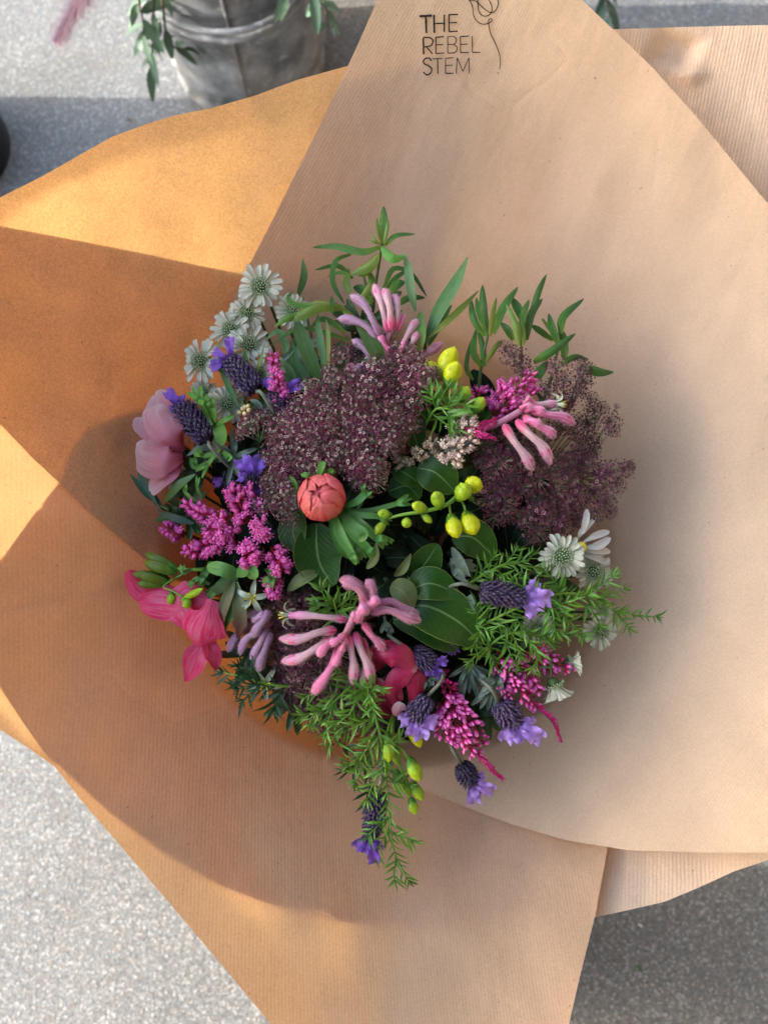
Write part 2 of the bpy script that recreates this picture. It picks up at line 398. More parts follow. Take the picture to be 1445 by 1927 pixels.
sheet('kraft_paper_sheet', 'outer kraft sheet peeking out at the left edge beneath the larger lower sheet',
    [(560, 730), (500, 735), (430, 741), (385, 745), (340, 752), (295, 759), (250, 770), (200, 786), (150, 808), (118, 850), (108, 900), (60, 962), (0, 1045), (-90, 1130), (-180, 1190), (-260, 1200), (-120, 1300), (0, 1372), (50, 1405), (100, 1440), (200, 1532), (300, 1610), (400, 1668), (500, 1708), (620, 1738), (760, 1752), (900, 1745), (1000, 1720), (1040, 1640)],
    PKc, .009)
def ex_rear(px, py, s):
    e = .016 * sstep(1500, 1150, py)
    dx, dy = px - 1270, py - 95
    if abs(dx) < 75 and abs(dy) < 70:      # a crumpled dent near the upper edge
        q = max(0, 1 - max(abs(dx + dy * .4) / 55, abs(dy - dx * .25) / 38)); e += .011 * min(q, .6); q2 = max(0, 1 - abs(dx - 30) / 40 - abs(dy - 45) / 30); e -= .006 * q2
    return e
sheet('kraft_paper_sheet', 'pale ribbed kraft sheet behind the stamped one, its dented corner at the upper right',
    [(960, 50), (1050, 56), (1155, 55), (1250, 52), (1350, 49), (1445, 47), (1560, 60), (1720, 250), (1800, 700), (1800, 1200), (1700, 1500), (1560, 1570), (1445, 1618), (1380, 1640), (1310, 1672), (1250, 1697), (1180, 1713), (1120, 1726), (1000, 1735), (900, 1700)],
    PKd, .021, extra=ex_rear, step=11, rows=90)
def sleeve():  # opaque cone added out of sight to stop sun glow in the gaps
    Vs, Fs, UV = [], [], []; n = 72; m = 14
    for k in range(n):
        f = 2 * pi * k / n
        top = V((CX + .150 * cos(f), CY + .150 * sin(f), 0)); top.z = paperZ(top.x, top.y) - .034
        bot = V((TIE.x + .045 * cos(f), TIE.y + .045 * sin(f), TIE.z - .12))
        for i in range(m + 1):
            t = i / m; p = bot.lerp(top, t); p.z -= .012 * sin(pi * t) + .004 * sin(f * 9) * t; Vs.append(p); UV.append((k / n, t))
    for k in range(n):
        for i in range(m): a = k * (m + 1) + i; b = ((k + 1) % n) * (m + 1) + i; Fs.append([a, b, b + 1, a + 1])
    o = part('glow_block_sleeve', (Vs, Fs, UV), plain('brown_card', (.20, .13, .075), .8)); o['label'] = 'brown card sleeve round the stems, added unseen to stop sun glowing through the kraft sheets'; o['category'] = 'sleeve'
sleeve()
# lettering stamped on the sheet
INK = plain('stamp_ink', (.012, .010, .010), .6, .3)
def stroke(pts, wd, seg=None):
    ps = cr([V((x, y, 0)) for x, y in pts], seg or max(3, (len(pts) - 1) * 6)); Vs, Fs, UV = [], [], []
    for i, p in enumerate(ps):
        T = (ps[min(i + 1, len(ps) - 1)] - ps[max(i - 1, 0)]).normalized(); s = V((-T.y, T.x, 0))
        wv = wd * (.9 + .25 * noise.noise(V((p.x * .3, p.y * .3, 1))))
        for k in (-.5, .5):
            q = p + s * wv * k; o = ex_stamp(q.x, q.y, sqrt((q.x - PC[0]) ** 2 + (q.y - PC[1]) ** 2) / 1005)
            Vs.append(at(q.x, q.y, hit(q.x, q.y, -.0022 - .001))); UV.append((0, 0))
    for i in range(len(ps) - 1): Fs.append([2 * i, 2 * i + 1, 2 * i + 3, 2 * i + 2])
    return Vs, Fs, UV
L = lambda *p: list(p)
def zc(x, y): return (780 + x * 200 / 1445, y * 200 / 1445)
def letter(strokes):
    part('printed_letter', join([stroke([zc(*p) for p in s], wd) for wd, s in strokes]), INK, stamp_sheet)
B1, M1, T1 = 4.2, 3.0, 2.0
letter([(4.6, L((65, 220), (235, 212))), (4.2, L((152, 220), (160, 450)))])
letter([(3.8, L((263, 200), (268, 447))), (3.2, L((403, 198), (403, 435))), (2.8, L((270, 320), (403, 316)))])
letter([(3.0, L((466, 200), (468, 432))), (2.8, L((466, 200), (590, 196))), (2.6, L((468, 310), (578, 306))), (2.6, L((468, 432), (585, 424)))])
letter([(3.6, L((118, 515), (122, 740))), (3.0, L((118, 512), (190, 508), (240, 535), (245, 580), (210, 625), (124, 638))), (2.6, L((160, 636), (242, 732)))])
letter([(2.6, L((288, 505), (288, 728))), (2.8, L((288, 508), (400, 496))), (2.4, L((288, 610), (390, 606))), (2.4, L((288, 728), (405, 720)))])
letter([(2.0, L((448, 500), (450, 722))), (2.0, L((448, 500), (530, 496), (568, 535), (555, 580), (530, 602), (450, 606))), (2.2, L((530, 604), (575, 640), (570, 690), (530, 718), (450, 722)))])
letter([(2.0, L((622, 498), (624, 715))), (2.4, L((622, 498), (738, 490))), (2.0, L((622, 604), (722, 600))), (2.2, L((624, 715), (736, 714)))])
letter([(2.0, L((782, 488), (785, 712))), (2.0, L((785, 712), (890, 712)))])
letter([(3.0, L((228, 830), (200, 792), (150, 795), (118, 830), (135, 868), (190, 895), (232, 940), (215, 995), (165, 1018), (118, 980)))])
letter([(2.0, L((240, 800), (380, 794))), (2.4, L((312, 800), (316, 1005)))])
letter([(2.2, L((420, 792), (420, 998))), (2.0, L((420, 792), (525, 785))), (2.0, L((420, 890), (515, 886))), (2.4, L((420, 998), (528, 996)))])
letter([(2.0, L((578, 785), (565, 1000))), (1.8, L((578, 785), (655, 970))), (1.8, L((655, 970), (738, 785))), (1.8, L((738, 785), (745, 998)))])
part('printed_rose', join([stroke([zc(*p) for p in s], 2.0, 40) for s in [
    [(560, -160), (640, -90), (740, 0), (785, 90), (800, 210), (850, 290), (920, 328), (1000, 318), (1048, 285), (1040, 255), (1010, 270), (1005, 320), (1030, 450), (1100, 600), (1150, 730), (1165, 850), (1152, 942)],
    [(740, 0), (830, 15), (900, 80), (960, 130), (1040, 175), (1100, 140), (1135, 60), (1130, 0), (1100, -120), (980, -200), (860, -120), (860, 60), (870, 150), (920, 210), (990, 215), (1040, 170), (1050, 90), (1010, 0), (960, -90)],
    [(1128, 1000), (1136, 982)]]]), INK, stamp_sheet, label='rose drawn in one thin continuous line')
# ------------------------------------------------------------------ flower materials
G_dark = plant('broad_leaf_green', [(0, (.014, .044, .005)), (.5, (.016, .056, .006)), (1, (.026, .080, .008))], var=.25, trans=.16, rough=.40, vein=(.14, .24, .08), edge=(.38, .42, .10), lateral=9, bump=.4, spec=.3)
G_under = plant('leaf_underside', [(0, (.16, .22, .07)), (1, (.20, .26, .09))], trans=.25, vein=(.3, .35, .15), edge=(.45, .45, .12), lateral=8)
G_cist = plant('rockrose_leaf_green', [(0, (.13, .24, .02)), (.35, (.055, .155, .02)), (1, (.035, .12, .025))], var=.3, trans=.2, rough=.42, vein=(.015, .05, .01), lateral=16, bump=.9)
G_young = plant('young_leaf_green', [(0, (.20, .28, .03)), (.6, (.10, .23, .025)), (1, (.07, .18, .02))], trans=.3, rough=.4, grain=9, grainc=(.20, .07, .04))
G_long = plant('long_leaf_green', [(0, (.06, .13, .025)), (.5, (.06, .135, .035)), (1, (.09, .17, .045))], trans=.22, rough=.45, vein=(.12, .22, .09), edge=(.2, .3, .05), grain=5, grainc=(.04, .10, .035), speck=None)
G_lime = plant('lime_leaf_green', [(0, (.09, .22, .03)), (1, (.10, .26, .03))], trans=.3, rough=.5)
G_fern = plant('fern_needle_green', [(0, (.06, .16, .015)), (1, (.13, .29, .025))], var=.3, trans=.25, rough=.38, vein=(.14, .36, .06))
G_fernd = plant('fern_needle_dark_green', [(0, (.012, .05, .012)), (1, (.02, .075, .02))], var=.3, trans=.15, rough=.4)
G_cut = plant('cut_collar_green', [(0, (.05, .14, .025)), (.5, (.075, .20, .035)), (1, (.11, .27, .045))], trans=.2, rough=.5, grain=5, grainc=(.05, .13, .04))
G_grey = plant('grey_green_leaf', [(0, (.09, .14, .09)), (1, (.17, .23, .17))], trans=.15, rough=.7, vein=(.08, .13, .08))
G_stem = plant('stem_green', [(0, (.075, .14, .035)), (1, (.06, .13, .03))], trans=0, rough=.5, grain=7, grainc=(.04, .09, .02))
G_greystem = plant('grey_stem', [(0, (.16, .18, .13)), (1, (.11, .13, .09))], trans=0, rough=.8)
G_fill = plant('inner_leaf_shade_dark', [(0, (.003, .009, .003)), (1, (.005, .015, .004))], var=.4, trans=.05, rough=.6, spec=.12, vein=(.04, .09, .03))  # near-black: shade between the flowers is put into the leaf colour
W_bract = plant('white_bract', [(0, (.40, .50, .30)), (.35, (.66, .66, .52)), (.8, (.76, .74, .62)), (.93, (.45, .54, .30)), (1, (.06, .16, .05))], var=.1, hue=.01, trans=.3, rough=.55, grain=6, grainc=(.40, .50, .30))
W_flor = plant('white_floret', [(0, (.20, .30, .11)), (1, (.56, .62, .40))], var=.12, trans=.1, rough=.6)
W_dais = plant('white_petal', [(0, (.55, .55, .42)), (1, (.80, .78, .74))], var=.06, trans=.3, grain=7, grainc=(.5, .47, .42))
L_cal = plant('lavender_calyx', [(0, (.025, .014, .04)), (.6, (.055, .033, .085)), (1, (.14, .10, .13))], var=.6, hue=.02, trans=0, rough=.9, speck=(.13, .10, .12))
L_flo = plant('lavender_floret', [(0, (.02, .008, .05)), (1, (.05, .018, .13))], var=.3, trans=.05, rough=.6)
L_br = plant('violet_bract', [(0, (.12, .04, .30)), (.6, (.24, .10, .52)), (1, (.36, .20, .64))], var=.2, trans=.3, rough=.5, grain=6, grainc=(.13, .05, .34), bump=.6)
L_pale = plant('lilac_bract', [(0, (.26, .13, .46)), (.6, (.46, .27, .68)), (1, (.60, .42, .78))], var=.15, trans=.3, rough=.5, grain=6, grainc=(.30, .16, .54), bump=.6)
L_edge = plant('bract_curl', [(0, (.4, .3, .55)), (1, (.65, .5, .55))], trans=.2)
H_pink = plant('heath_bell_pink', [(0, (.62, .02, .10)), (.35, (.80, .07, .40)), (1, (.92, .30, .66))], var=.3, hue=.02, trans=.25, rough=.45)
H_tip = plant('heath_magenta', [(0, (.42, .008, .08)), (1, (.62, .02, .20))], var=.3, trans=.2, rough=.5)
H_stem = plant('heath_stem_red', [(0, (.20, .015, .02)), (1, (.35, .02, .05))], trans=0)
H_cream = plant('heath_bell_cream', [(0, (.55, .32, .22)), (.5, (.78, .58, .46)), (1, (.84, .70, .58))], var=.25, hue=.04, trans=.2, rough=.6)
H_brown = plant('heath_bell_straw', [(0, (.25, .16, .09)), (1, (.50, .38, .25))], var=.3, trans=.1)
K_tube = plant('paw_tube', [(0, (.55, .02, .12)), (.14, (.64, .05, .18)), (.26, (.46, .24, .24)), (.6, (.50, .30, .32)), (.80, (.60, .22, .36)), (1, (.62, .12, .30))], var=.15, hue=.02, trans=.08, rough=.8, sheen=.15, grain=9, grainc=(.62, .44, .44))
K_pink = plant('paw_bud', [(0, (.60, .03, .14)), (.5, (.66, .14, .29)), (1, (.66, .20, .36))], grain=9, grainc=(.74, .42, .50), var=.15, trans=.1, rough=.75, sheen=.15)
K_dusk = plant('paw_dusky', [(0, (.34, .05, .14)), (.5, (.38, .13, .20)), (1, (.42, .17, .24))], var=.15, trans=.05, rough=.85, sheen=.1, grain=9, grainc=(.42, .26, .28))
K_lil = plant('paw_lilac', [(0, (.32, .12, .22)), (.5, (.34, .19, .28)), (1, (.42, .24, .38))], var=.2, trans=.05, rough=.85, sheen=.1, grain=9, grainc=(.42, .32, .38))
K_hair = plant('paw_hair', [(0, (.70, .42, .48)), (1, (.88, .74, .78))], var=.1, trans=.3, rough=.9)
K_in = plant('paw_lobe', [(0, (.45, .55, .36)), (1, (.62, .68, .52))], trans=.3, grain=5, grainc=(.35, .50, .32))
K_ant = plant('anther_yellow', [(0, (.55, .50, .03)), (1, (.75, .65, .04))], trans=0)
U_mar = plant('umbel_maroon', [(0, (.06, .008, .02)), (1, (.17, .02, .055))], var=.35, trans=.05, rough=.6)
U_pal = plant('umbel_cream', [(0, (.36, .16, .15)), (1, (.78, .62, .52))], var=.25, trans=.1, rough=.6)
U_ray = plant('umbel_ray', [(0, (.10, .16, .05)), (1, (.20, .19, .11))], var=.3, trans=0)
U_dkm = plant('umbel_dark_maroon', [(0, (.05, .008, .018)), (1, (.13, .022, .05))], var=.35, trans=.05, rough=.6)
U_dkp = plant('umbel_dark_rose', [(0, (.16, .05, .07)), (1, (.36, .18, .18))], var=.3, trans=.1, rough=.6)
F_yel = plant('freesia_yellow', [(0, (.24, .38, .01)), (.35, (.52, .58, .004)), (1, (.72, .70, .006))], var=.08, hue=.01, trans=.2, rough=.38, edge=(.34, .42, .01), grain=4, grainc=(.50, .55, .01))
F_grn = plant('freesia_green', [(0, (.14, .30, .015)), (.5, (.33, .48, .015)), (1, (.48, .58, .02))], var=.16, hue=.03, trans=.2, rough=.38, edge=(.55, .66, .10), grain=4, grainc=(.22, .40, .02))
F_olv = plant('freesia_olive', [(0, (.10, .17, .015)), (1, (.21, .27, .02))], var=.15, trans=.2, rough=.35, grain=4, grainc=(.12, .2, .02))
F_stem = plant('freesia_stem', [(0, (.12, .26, .02)), (1, (.18, .34, .03))], trans=0, rough=.4)
R_pet = plant('ranunculus_petal', [(0, (.55, .02, .035)), (.6, (.70, .042, .06)), (1, (.80, .14, .15))], var=.08, hue=.01, trans=.2, rough=.5, grain=14, grainc=(.80, .27, .19), bump=.5)
R_deep = plant('ranunculus_inner', [(0, (.34, .01, .02)), (1, (.62, .05, .06))], var=.05, trans=.1)
A_pale = plant('pale_pink_petal', [(0, (.36, .03, .10)), (.3, (.56, .16, .23)), (.75, (.70, .44, .44)), (.94, (.76, .58, .55)), (1, (.84, .76, .72))], var=.06, hue=.0, trans=.42, rough=.4, grain=16, grainc=(.58, .18, .26), bump=.5)
A_hot = plant('hot_pink_petal', [(0, (.62, .05, .13)), (.5, (.80, .03, .13)), (1, (.88, .02, .12))], var=.08, hue=.01, trans=.35, rough=.45, grain=18, grainc=(.86, .30, .42), bump=.6, tcol=(1, .3, .35))
A_crim = plant('crimson_petal', [(0, (.22, .003, .03)), (.6, (.42, .008, .075)), (.93, (.52, .04, .12)), (1, (.72, .38, .36))], var=.08, hue=.01, trans=.2, rough=.4, grain=12, grainc=(.50, .05, .09), bump=.4)
A_red = plant('reddish_sepal', [(0, (.12, .20, .07)), (.5, (.20, .16, .08)), (1, (.38, .05, .08))], trans=.25, grain=6, grainc=(.16, .24, .09))
S_yel = plant('straw_flower_yellow', [(0, (.6, .4, .1)), (1, (.75, .6, .3))], trans=.1)
B_dark = plain('anemone_eye', (.008, .006, .012), .7)
# ------------------------------------------------------------------ stems down to the tie
def stem_to_tie(root, p, mat, r=.0012, d0=None):
    """a stem runs from the flower down through the tie to the ground"""
    k = Matrix.Rotation(rnd.uniform(0, 2 * pi), 3, 'Z') @ V((rnd.uniform(.004, .024), 0, 0))
    tie = TIE + k; d0 = d0 or (-Z3)
    q = p + d0 * .02; q2 = p.lerp(tie, .35) - Z3 * .02
    end = V((TIE.x - k.x * 1.8, TIE.y - k.y * 1.8, .004))
    part('stem', tube([p, q, q2, tie, end], lambda t: r * (1 + .5 * t), 5, 16), mat, root)
def nv(px, py, h, jx=0.0, jy=0.0): return P(px, py, h)
def pts(seq):
    """[(px,py,h in mm)] -> world points on the dome of the bouquet, h towards the camera"""
    return [P(x, y, h * .001) for x, y, h in seq]
def tilt(tx, ty): return (X3 * tx + Y3 * ty + Z3).normalized()
def wf_cist(t): return .82 * wf_strap(t) * (1 - .25 * sstep(.5, 1, t))
# ------------------------------------------------------------------ leaves and sprays
def leaves(name, label, cat, base, spec, stem=None, group=None, stemmat=None, stemr=.0011, tail=True, leafname='leaf'):
    """spec: list of (points, width px, material[, options]); stem: polyline of photo points"""
    b = P(base[0], base[1], base[2] * .001); t = thing(name, label, cat, b, group)
    if stem: part('stalk', tube(pts(stem), lambda u: stemr * (1.15 - .4 * u), 6), stemmat or G_stem, t)
    for s in spec:
        o = dict(s[3]) if len(s) > 3 else {}
        up = tilt(*o.pop('tilt', (rnd.uniform(-.35, .35), rnd.uniform(-.2, .4)))); nm = o.pop('name', leafname); lb = o.pop('label', None)
        part(nm, leaf(pts(s[0]), s[1] * SC * .5, up, **o), s[2], t, label=lb)
    if tail: stem_to_tie(t, b, stemmat or G_stem, stemr)
    return t
def astrantia(px, py, r, tx, ty, h, label, dim=False):
    p = P(px, py, h * .001); R = r * SC; z = tilt(tx, ty); M0 = frame(p, z); t = thing('masterwort_flower', label, 'flower', p, 'white masterwort flowers')
    n = 22
    if 'bract' not in MESH:
        ms = []
        for v in range(3):
            g = leaf([V((0, .22, -.06)), V((0, .55, .02)), V((0, .85, .06 - .05 * v)), V((0, 1.0, .03 - .06 * v))], .108, V((0, 0, 1)), cup=.35 + .1 * v, wf=lambda t: (.35 + .65 * sstep(0, .55, t)) * (1 - sstep(.70, 1, t) * .95), nu=4, nv=9, ruf=.06, seed=v)
            ms.append(meshdata('bract', g[0], g[1], [W_bract], g[2]))
        MESH['bract'] = ms
        fl = []
        for v in range(2):
            g2 = []
            for k in range(90):
                y = 1 - (k + .5) / 90 * .95; rr = sqrt(1 - y * y); a = k * 2.39996 + v; d = V((rr * cos(a), rr * sin(a), y * .62 + .02)) * (.46 + rnd.uniform(-.04, .04))
                g2.append(setmi(blob(d, .032 + rnd.uniform(0, .008), 5, 3, d, 1.1), 0)); g2.append(setmi(tube([d * .15, d], .006, 3, 1, False), 1))
            g2.append(setmi(blob(V((0, 0, 0)), .26, 8, 4), 1))
            g2 = join(g2); fl.append(meshdata('floret_cushion', g2[0], g2[1], [W_flor, G_stem], g2[2], g2[3]))
        MESH['florets'] = fl
    inst('floret_cushion', MESH['florets'][rnd.randrange(2)], M0 @ Matrix.Scale(R, 4), t)
    for k in range(n):
        a = 2 * pi * k / n + rnd.uniform(-.06, .06)
        M = M0 @ Matrix.Rotation(a, 4, 'Z') @ Matrix.Rotation(rnd.uniform(-.25, .30), 4, 'X') @ Matrix.Diagonal((R * rnd.uniform(.9, 1.1), R * rnd.uniform(.84, 1.08), R, 1)) @ Matrix.Translation((0, 0, .02 * (k % 2)))
        inst('bract', MESH['bract'][rnd.randrange(3)], M, t)
    stem_to_tie(t, p - z * R * .2, G_stem, .0009, -z)
    return t
MESH = {}
def lavender(b, tp, wd, bracts, label, bm=None, h0=2, h1=4, leavespec=()):
    """b, tp: photo points of the base and tip of the flower head; bracts: [(dx,dy,len,width,curl)] px from the tip"""
    p0 = P(b[0], b[1], h0 * .001); p1 = P(tp[0], tp[1], h1 * .001); ax = (p1 - p0); T = ax.normalized(); Ln = ax.length
    t = thing('lavender_flower', label, 'flower', p0, 'butterfly lavender flowers'); R = wd * SC * .5
    x = T.cross(Z3).normalized(); y = x.cross(T); gs = []; R *= .88
    gs.append(setmi(lathe(p0, p1, [(0, R * .3), (.12, R * .62), (.5, R * .74), (.85, R * .6), (1, R * .25)], 8), 0))
    rows = max(9, int(Ln / .0021))
    for i in range(rows):
        f = (i + .3) / rows; rr = R * (.62 + .38 * sin(pi * min(1, f * .8 + .16)))
        m = 12
        for k in range(m):
            a = 2 * pi * (k + .5 * (i % 2)) / m + rnd.uniform(-.12, .12); d = x * cos(a) + y * sin(a)
            c = p0 + T * (Ln * f) + d * rr * .72; e = c + d * rr * rnd.uniform(.22, .42) + T * .0026
            s = R * .125 * rnd.uniform(.75, 1.3)
            gs.append(setmi(lathe(c, e, [(0, s * .6), (.4, s), (.8, s * .8), (1, s * .35)], 5), 0))
            for q in range(4):
                dd = (d + T * rnd.uniform(.2, 1) + x * rnd.uniform(-.5, .5)).normalized(); gs.append(setmi(tube([e, e + dd * .0012], .00010, 3, 1, False), 0))
            if rnd.random() < .3: gs.append(setmi(blob(e + d * .0004, s * .75, 5, 3), 1))
    part('flower_head', join(gs), [L_cal, L_flo], t)
    for i, (dx, dy, L_, wb, cu) in enumerate(bracts):
        D = (X3 * dx - Y3 * dy).normalized(); L2 = L_ * SC; q0 = p1 - T * .002; up = (Z3 + D * .1).normalized()
        path = [q0, q0 + D * L2 * .4 + Z3 * L2 * .18, q0 + D * L2 * .8 + Z3 * L2 * (.18 - cu * .2), q0 + D * L2 + Z3 * L2 * (.05 - cu * .45)]
        part('bract', leaf(path, wb * SC * .45, up, cup=.15, wf=lambda u: (.3 + .7 * sstep(0, .6, u)) * sqrt(max(.03, 1 - sstep(.78, 1.05, u))) * (1 + .10 * sin(u * 23 + i)), nu=8, nv=20, ruf=.38, rf=9, seed=i), bm or L_br, t)
    st = p0 - T * .018
    part('stem', tube([p0, st, st.lerp(TIE, .4), TIE + V((rnd.uniform(-.02, .02), rnd.uniform(-.02, .02), 0)), V((TIE.x + rnd.uniform(-.03, .03), TIE.y + rnd.uniform(-.03, .03), .004))], .0012, 5, 16), G_greystem, t)
    for s in leavespec: part('leaf', leaf(pts(s[0]), s[1] * SC * .5, tilt(rnd.uniform(-.4, .4), .2), cup=.3), G_grey, t)
    return t
def bell_mesh(key, mats, n=6, ln=1.0, open_=True, spread=.3):
    if key in MESH: return MESH[key]
    out = []
    for v in range(3):
        pr = [(0, .12), (.1, .32), (.35, .46), (.65, .40 + .03 * v), (.85, .27), (.93, .25)] if open_ else [(0, .1), (.15, .34), (.5, .46), (.8, .3), (1, .06)]
        g = [setmi(lathe(V((0, 0, 0)), V((0, 0, ln)), pr, 7), 0)]
        if open_:
            for k in range(5):
                a = 2 * pi * k / 5; d = V((cos(a), sin(a), 0)); g.append(setmi(leaf([d * .22 + V((0, 0, ln * .88)), d * (.34 + spread * .4) + V((0, 0, ln * 1.08)), d * (.42 + spread) + V((0, 0, ln * 1.12))], .15, V((0, 0, 1)), nu=2, nv=3), 0))
        for k in range(4):
            a = 2 * pi * k / 4 + .4; d = V((cos(a), sin(a), 0)); g.append(setmi(leaf([d * .1, d * .42 + V((0, 0, ln * .22)), d * .47 + V((0, 0, ln * .5))], .17, d, nu=2, nv=3), 1 if len(mats) > 1 else 0))
        g = join(g); out.append(meshdata('bell', g[0], g[1], mats, g[2], g[3]))
    MESH[key] = out; return out
def heather(label, spikes, key, mats, cat='heather sprig', size=12, stemm=None, spl=1.0, group='heath sprays', forward=.55, open_=True, tipleaf=None, base=None, cap=290):
    """spikes: [(points (px,py,h), radius px, count)] each a flower spike"""
    b = P(base[0], base[1], base[2] * .001) if base else pts([spikes[0][0][0]])[0]
    t = thing('heath_spray', label, cat, b, group); ms = bell_mesh(key, mats, open_=open_); stemm = stemm or H_stem; tot = 0; extra = []
    for path, rad, cnt in spikes:
        ps = pts(path); part('spike_stem', tube(ps, .0009, 5), stemm, t); pth = cr(ps, 60); ped = []
        for k in range(cnt):
            f = (k + rnd.random()) / cnt; i = min(58, int(f * 58)); p = pth[i]; T = (pth[i + 1] - pth[max(0, i - 1)]).normalized()
            x = T.cross(Z3).normalized(); y = x.cross(T)
            a = rnd.uniform(-pi * .72, pi * .72) + pi / 2
            d = (x * cos(a) + y * sin(a)).normalized(); R = rad * SC * (1 - .45 * f ** 3) * rnd.uniform(.7, 1.05)
            D = (d + T * forward + V((rnd.uniform(-.2, .2), rnd.uniform(-.2, .2), rnd.uniform(-.2, .2)))).normalized()
            L_ = size * SC * rnd.uniform(.75, 1.15) * (1 - .35 * f ** 2); q = p + D * max(0, R - L_ * .9)
            M = frame(q, D, T) @ Matrix.Diagonal((L_ * .72, L_ * .72, L_ * spl, 1))
            ped.append(tube([p, q], .00028, 3, 2, False))
            if tot < cap: inst('bell', ms[rnd.randrange(3)], M, t); tot += 1
            else:
                me = ms[rnd.randrange(3)]
                extra.append(xf(([v.co.copy() for v in me.vertices], [list(f.vertices) for f in me.polygons], [(0, .7)] * len(me.vertices)), M))
        if ped: part('flower_stalks', join(ped), stemm, t, kind='stuff')
    if extra: part('bells', join(extra), mats[0], t, kind='stuff')
    stem_to_tie(t, b, stemm, .0011)
    return t
def umbellet_meshes(key, mats, n=46, green=5):
    """a small umbel: pedicels, tiny five-petalled florets, narrow green bracteoles"""
    if key in MESH: return MESH[key]
    out = []
    for v in range(4):
        g = []; rr = random.Random(v + 11)
        for k in range(n):
            y = 1 - (k + .5) / n * .88; q = sqrt(max(0, 1 - y * y)); a = k * 2.39996 + v * 1.3
            d = V((q * cos(a), q * sin(a), y * .42)) * rr.uniform(.78, 1.12) + V((rr.uniform(-.06, .06), rr.uniform(-.06, .06), rr.uniform(-.05, .1)))
            g.append(setmi(tube([V((0, 0, -.25)), d * .6 + V((0, 0, -.08)), d], .017, 3, 2, False), 1 if k % 3 == 0 else 2))
            s = rr.uniform(.09, .16); pale = rr.random() < (.40 if key == 'umm' else .3); M = frame(d, (d + V((0, 0, .35))), V((rr.uniform(-1, 1), rr.uniform(-1, 1), .1)))
            g.append(setmi(xf(blob(V((0, 0, -.02)), s * .55, 4, 2), M), 0))
            for j in range(5):
                a2 = 2 * pi * j / 5; e = V((cos(a2), sin(a2), 0)); f_ = V((-sin(a2), cos(a2), 0))
                vv = [e * s * .2, e * s * .7 + f_ * s * .38 + V((0, 0, s * .2)), e * s * 1.15 + V((0, 0, s * rr.uniform(-.1, .5))), e * s * .7 - f_ * s * .38 + V((0, 0, s * .2))]
                g.append(setmi(xf((vv, [[0, 1, 2, 3]], [(0, 0), (.5, .5), (.5, 1), (.5, .5)]), M), 1 if pale else 0))
        for k in range(green):
            a = rr.uniform(0, 6.28); d = V((cos(a), sin(a), 0))
            g.append(setmi(leaf([V((0, 0, -.2)), d * .5 + V((0, 0, .05)), d * rr.uniform(.7, 1.0) + V((0, 0, rr.uniform(.1, .45)))], .035, V((0, 0, 1)), nu=2, nv=3), 2))
        g = join(g); out.append(meshdata('umbellet', g[0], g[1], mats, g[2], g[3]))
    MESH[key] = out; return out
def umbel(label, hub, spots, key, mats, group='lace flower umbels', raymat=None, zoff=0):
    """hub (px,py,h); spots [(px,py,h,r px)]"""
    b = P(hub[0], hub[1], hub[2] * .001); t = thing('lace_flower', label, 'flower', b, group); ms = umbellet_meshes(key, mats); raymat = raymat or U_ray
    for (x, y, h, r) in spots:
        p = P(x, y, h * .001); out = (p - b); d = (out.normalized() * .75 + Z3 * 1.0).normalized() if out.length > .004 else Z3
        mid = b.lerp(p, .55) - Z3 * out.length * .12
        part('ray', tube([b, mid, p - d * r * SC * .2], .00055, 4, 6, False), raymat, t)
        inst('umbellet', ms[rnd.randrange(4)], frame(p, d, V((rnd.uniform(-1, 1), 1, 0))) @ Matrix.Scale(r * SC, 4), t)
    stem_to_tie(t, b, raymat, .0014)
    return t
def scatter(poly, n, h, r, jit=.35, seed=1, edge_h=0):
    """spots spread evenly over a polygon in photo pixels"""
    R = random.Random(seed); xs = [p[0] for p in poly]; ys = [p[1] for p in poly]; out = []
    def ins(x, y):
        c = False; j = len(poly) - 1
        for i in range(len(poly)):
            if (poly[i][1] > y) != (poly[j][1] > y) and x < (poly[j][0] - poly[i][0]) * (y - poly[i][1]) / (poly[j][1] - poly[i][1]) + poly[i][0]: c = not c
            j = i
        return c
    cx = sum(xs) / len(xs); cy = sum(ys) / len(ys)
    for k in range(n):
        best, bd = None, -1
        for q in range(14):
            x, y = R.uniform(min(xs), max(xs)), R.uniform(min(ys), max(ys))
            if not ins(x, y): continue
            dd = min([(x - a[0]) ** 2 + (y - a[1]) ** 2 for a in out] or [1e9])
            if dd > bd: best, bd = (x, y), dd
        if best:
            e = sqrt((best[0] - cx) ** 2 + (best[1] - cy) ** 2) / (.5 * max(max(xs) - min(xs), max(ys) - min(ys)))
            out.append((best[0], best[1], h + R.uniform(-2.5, 2.5) - edge_h * e * e, r * R.uniform(1 - jit, 1 + jit * .6)))
    return out
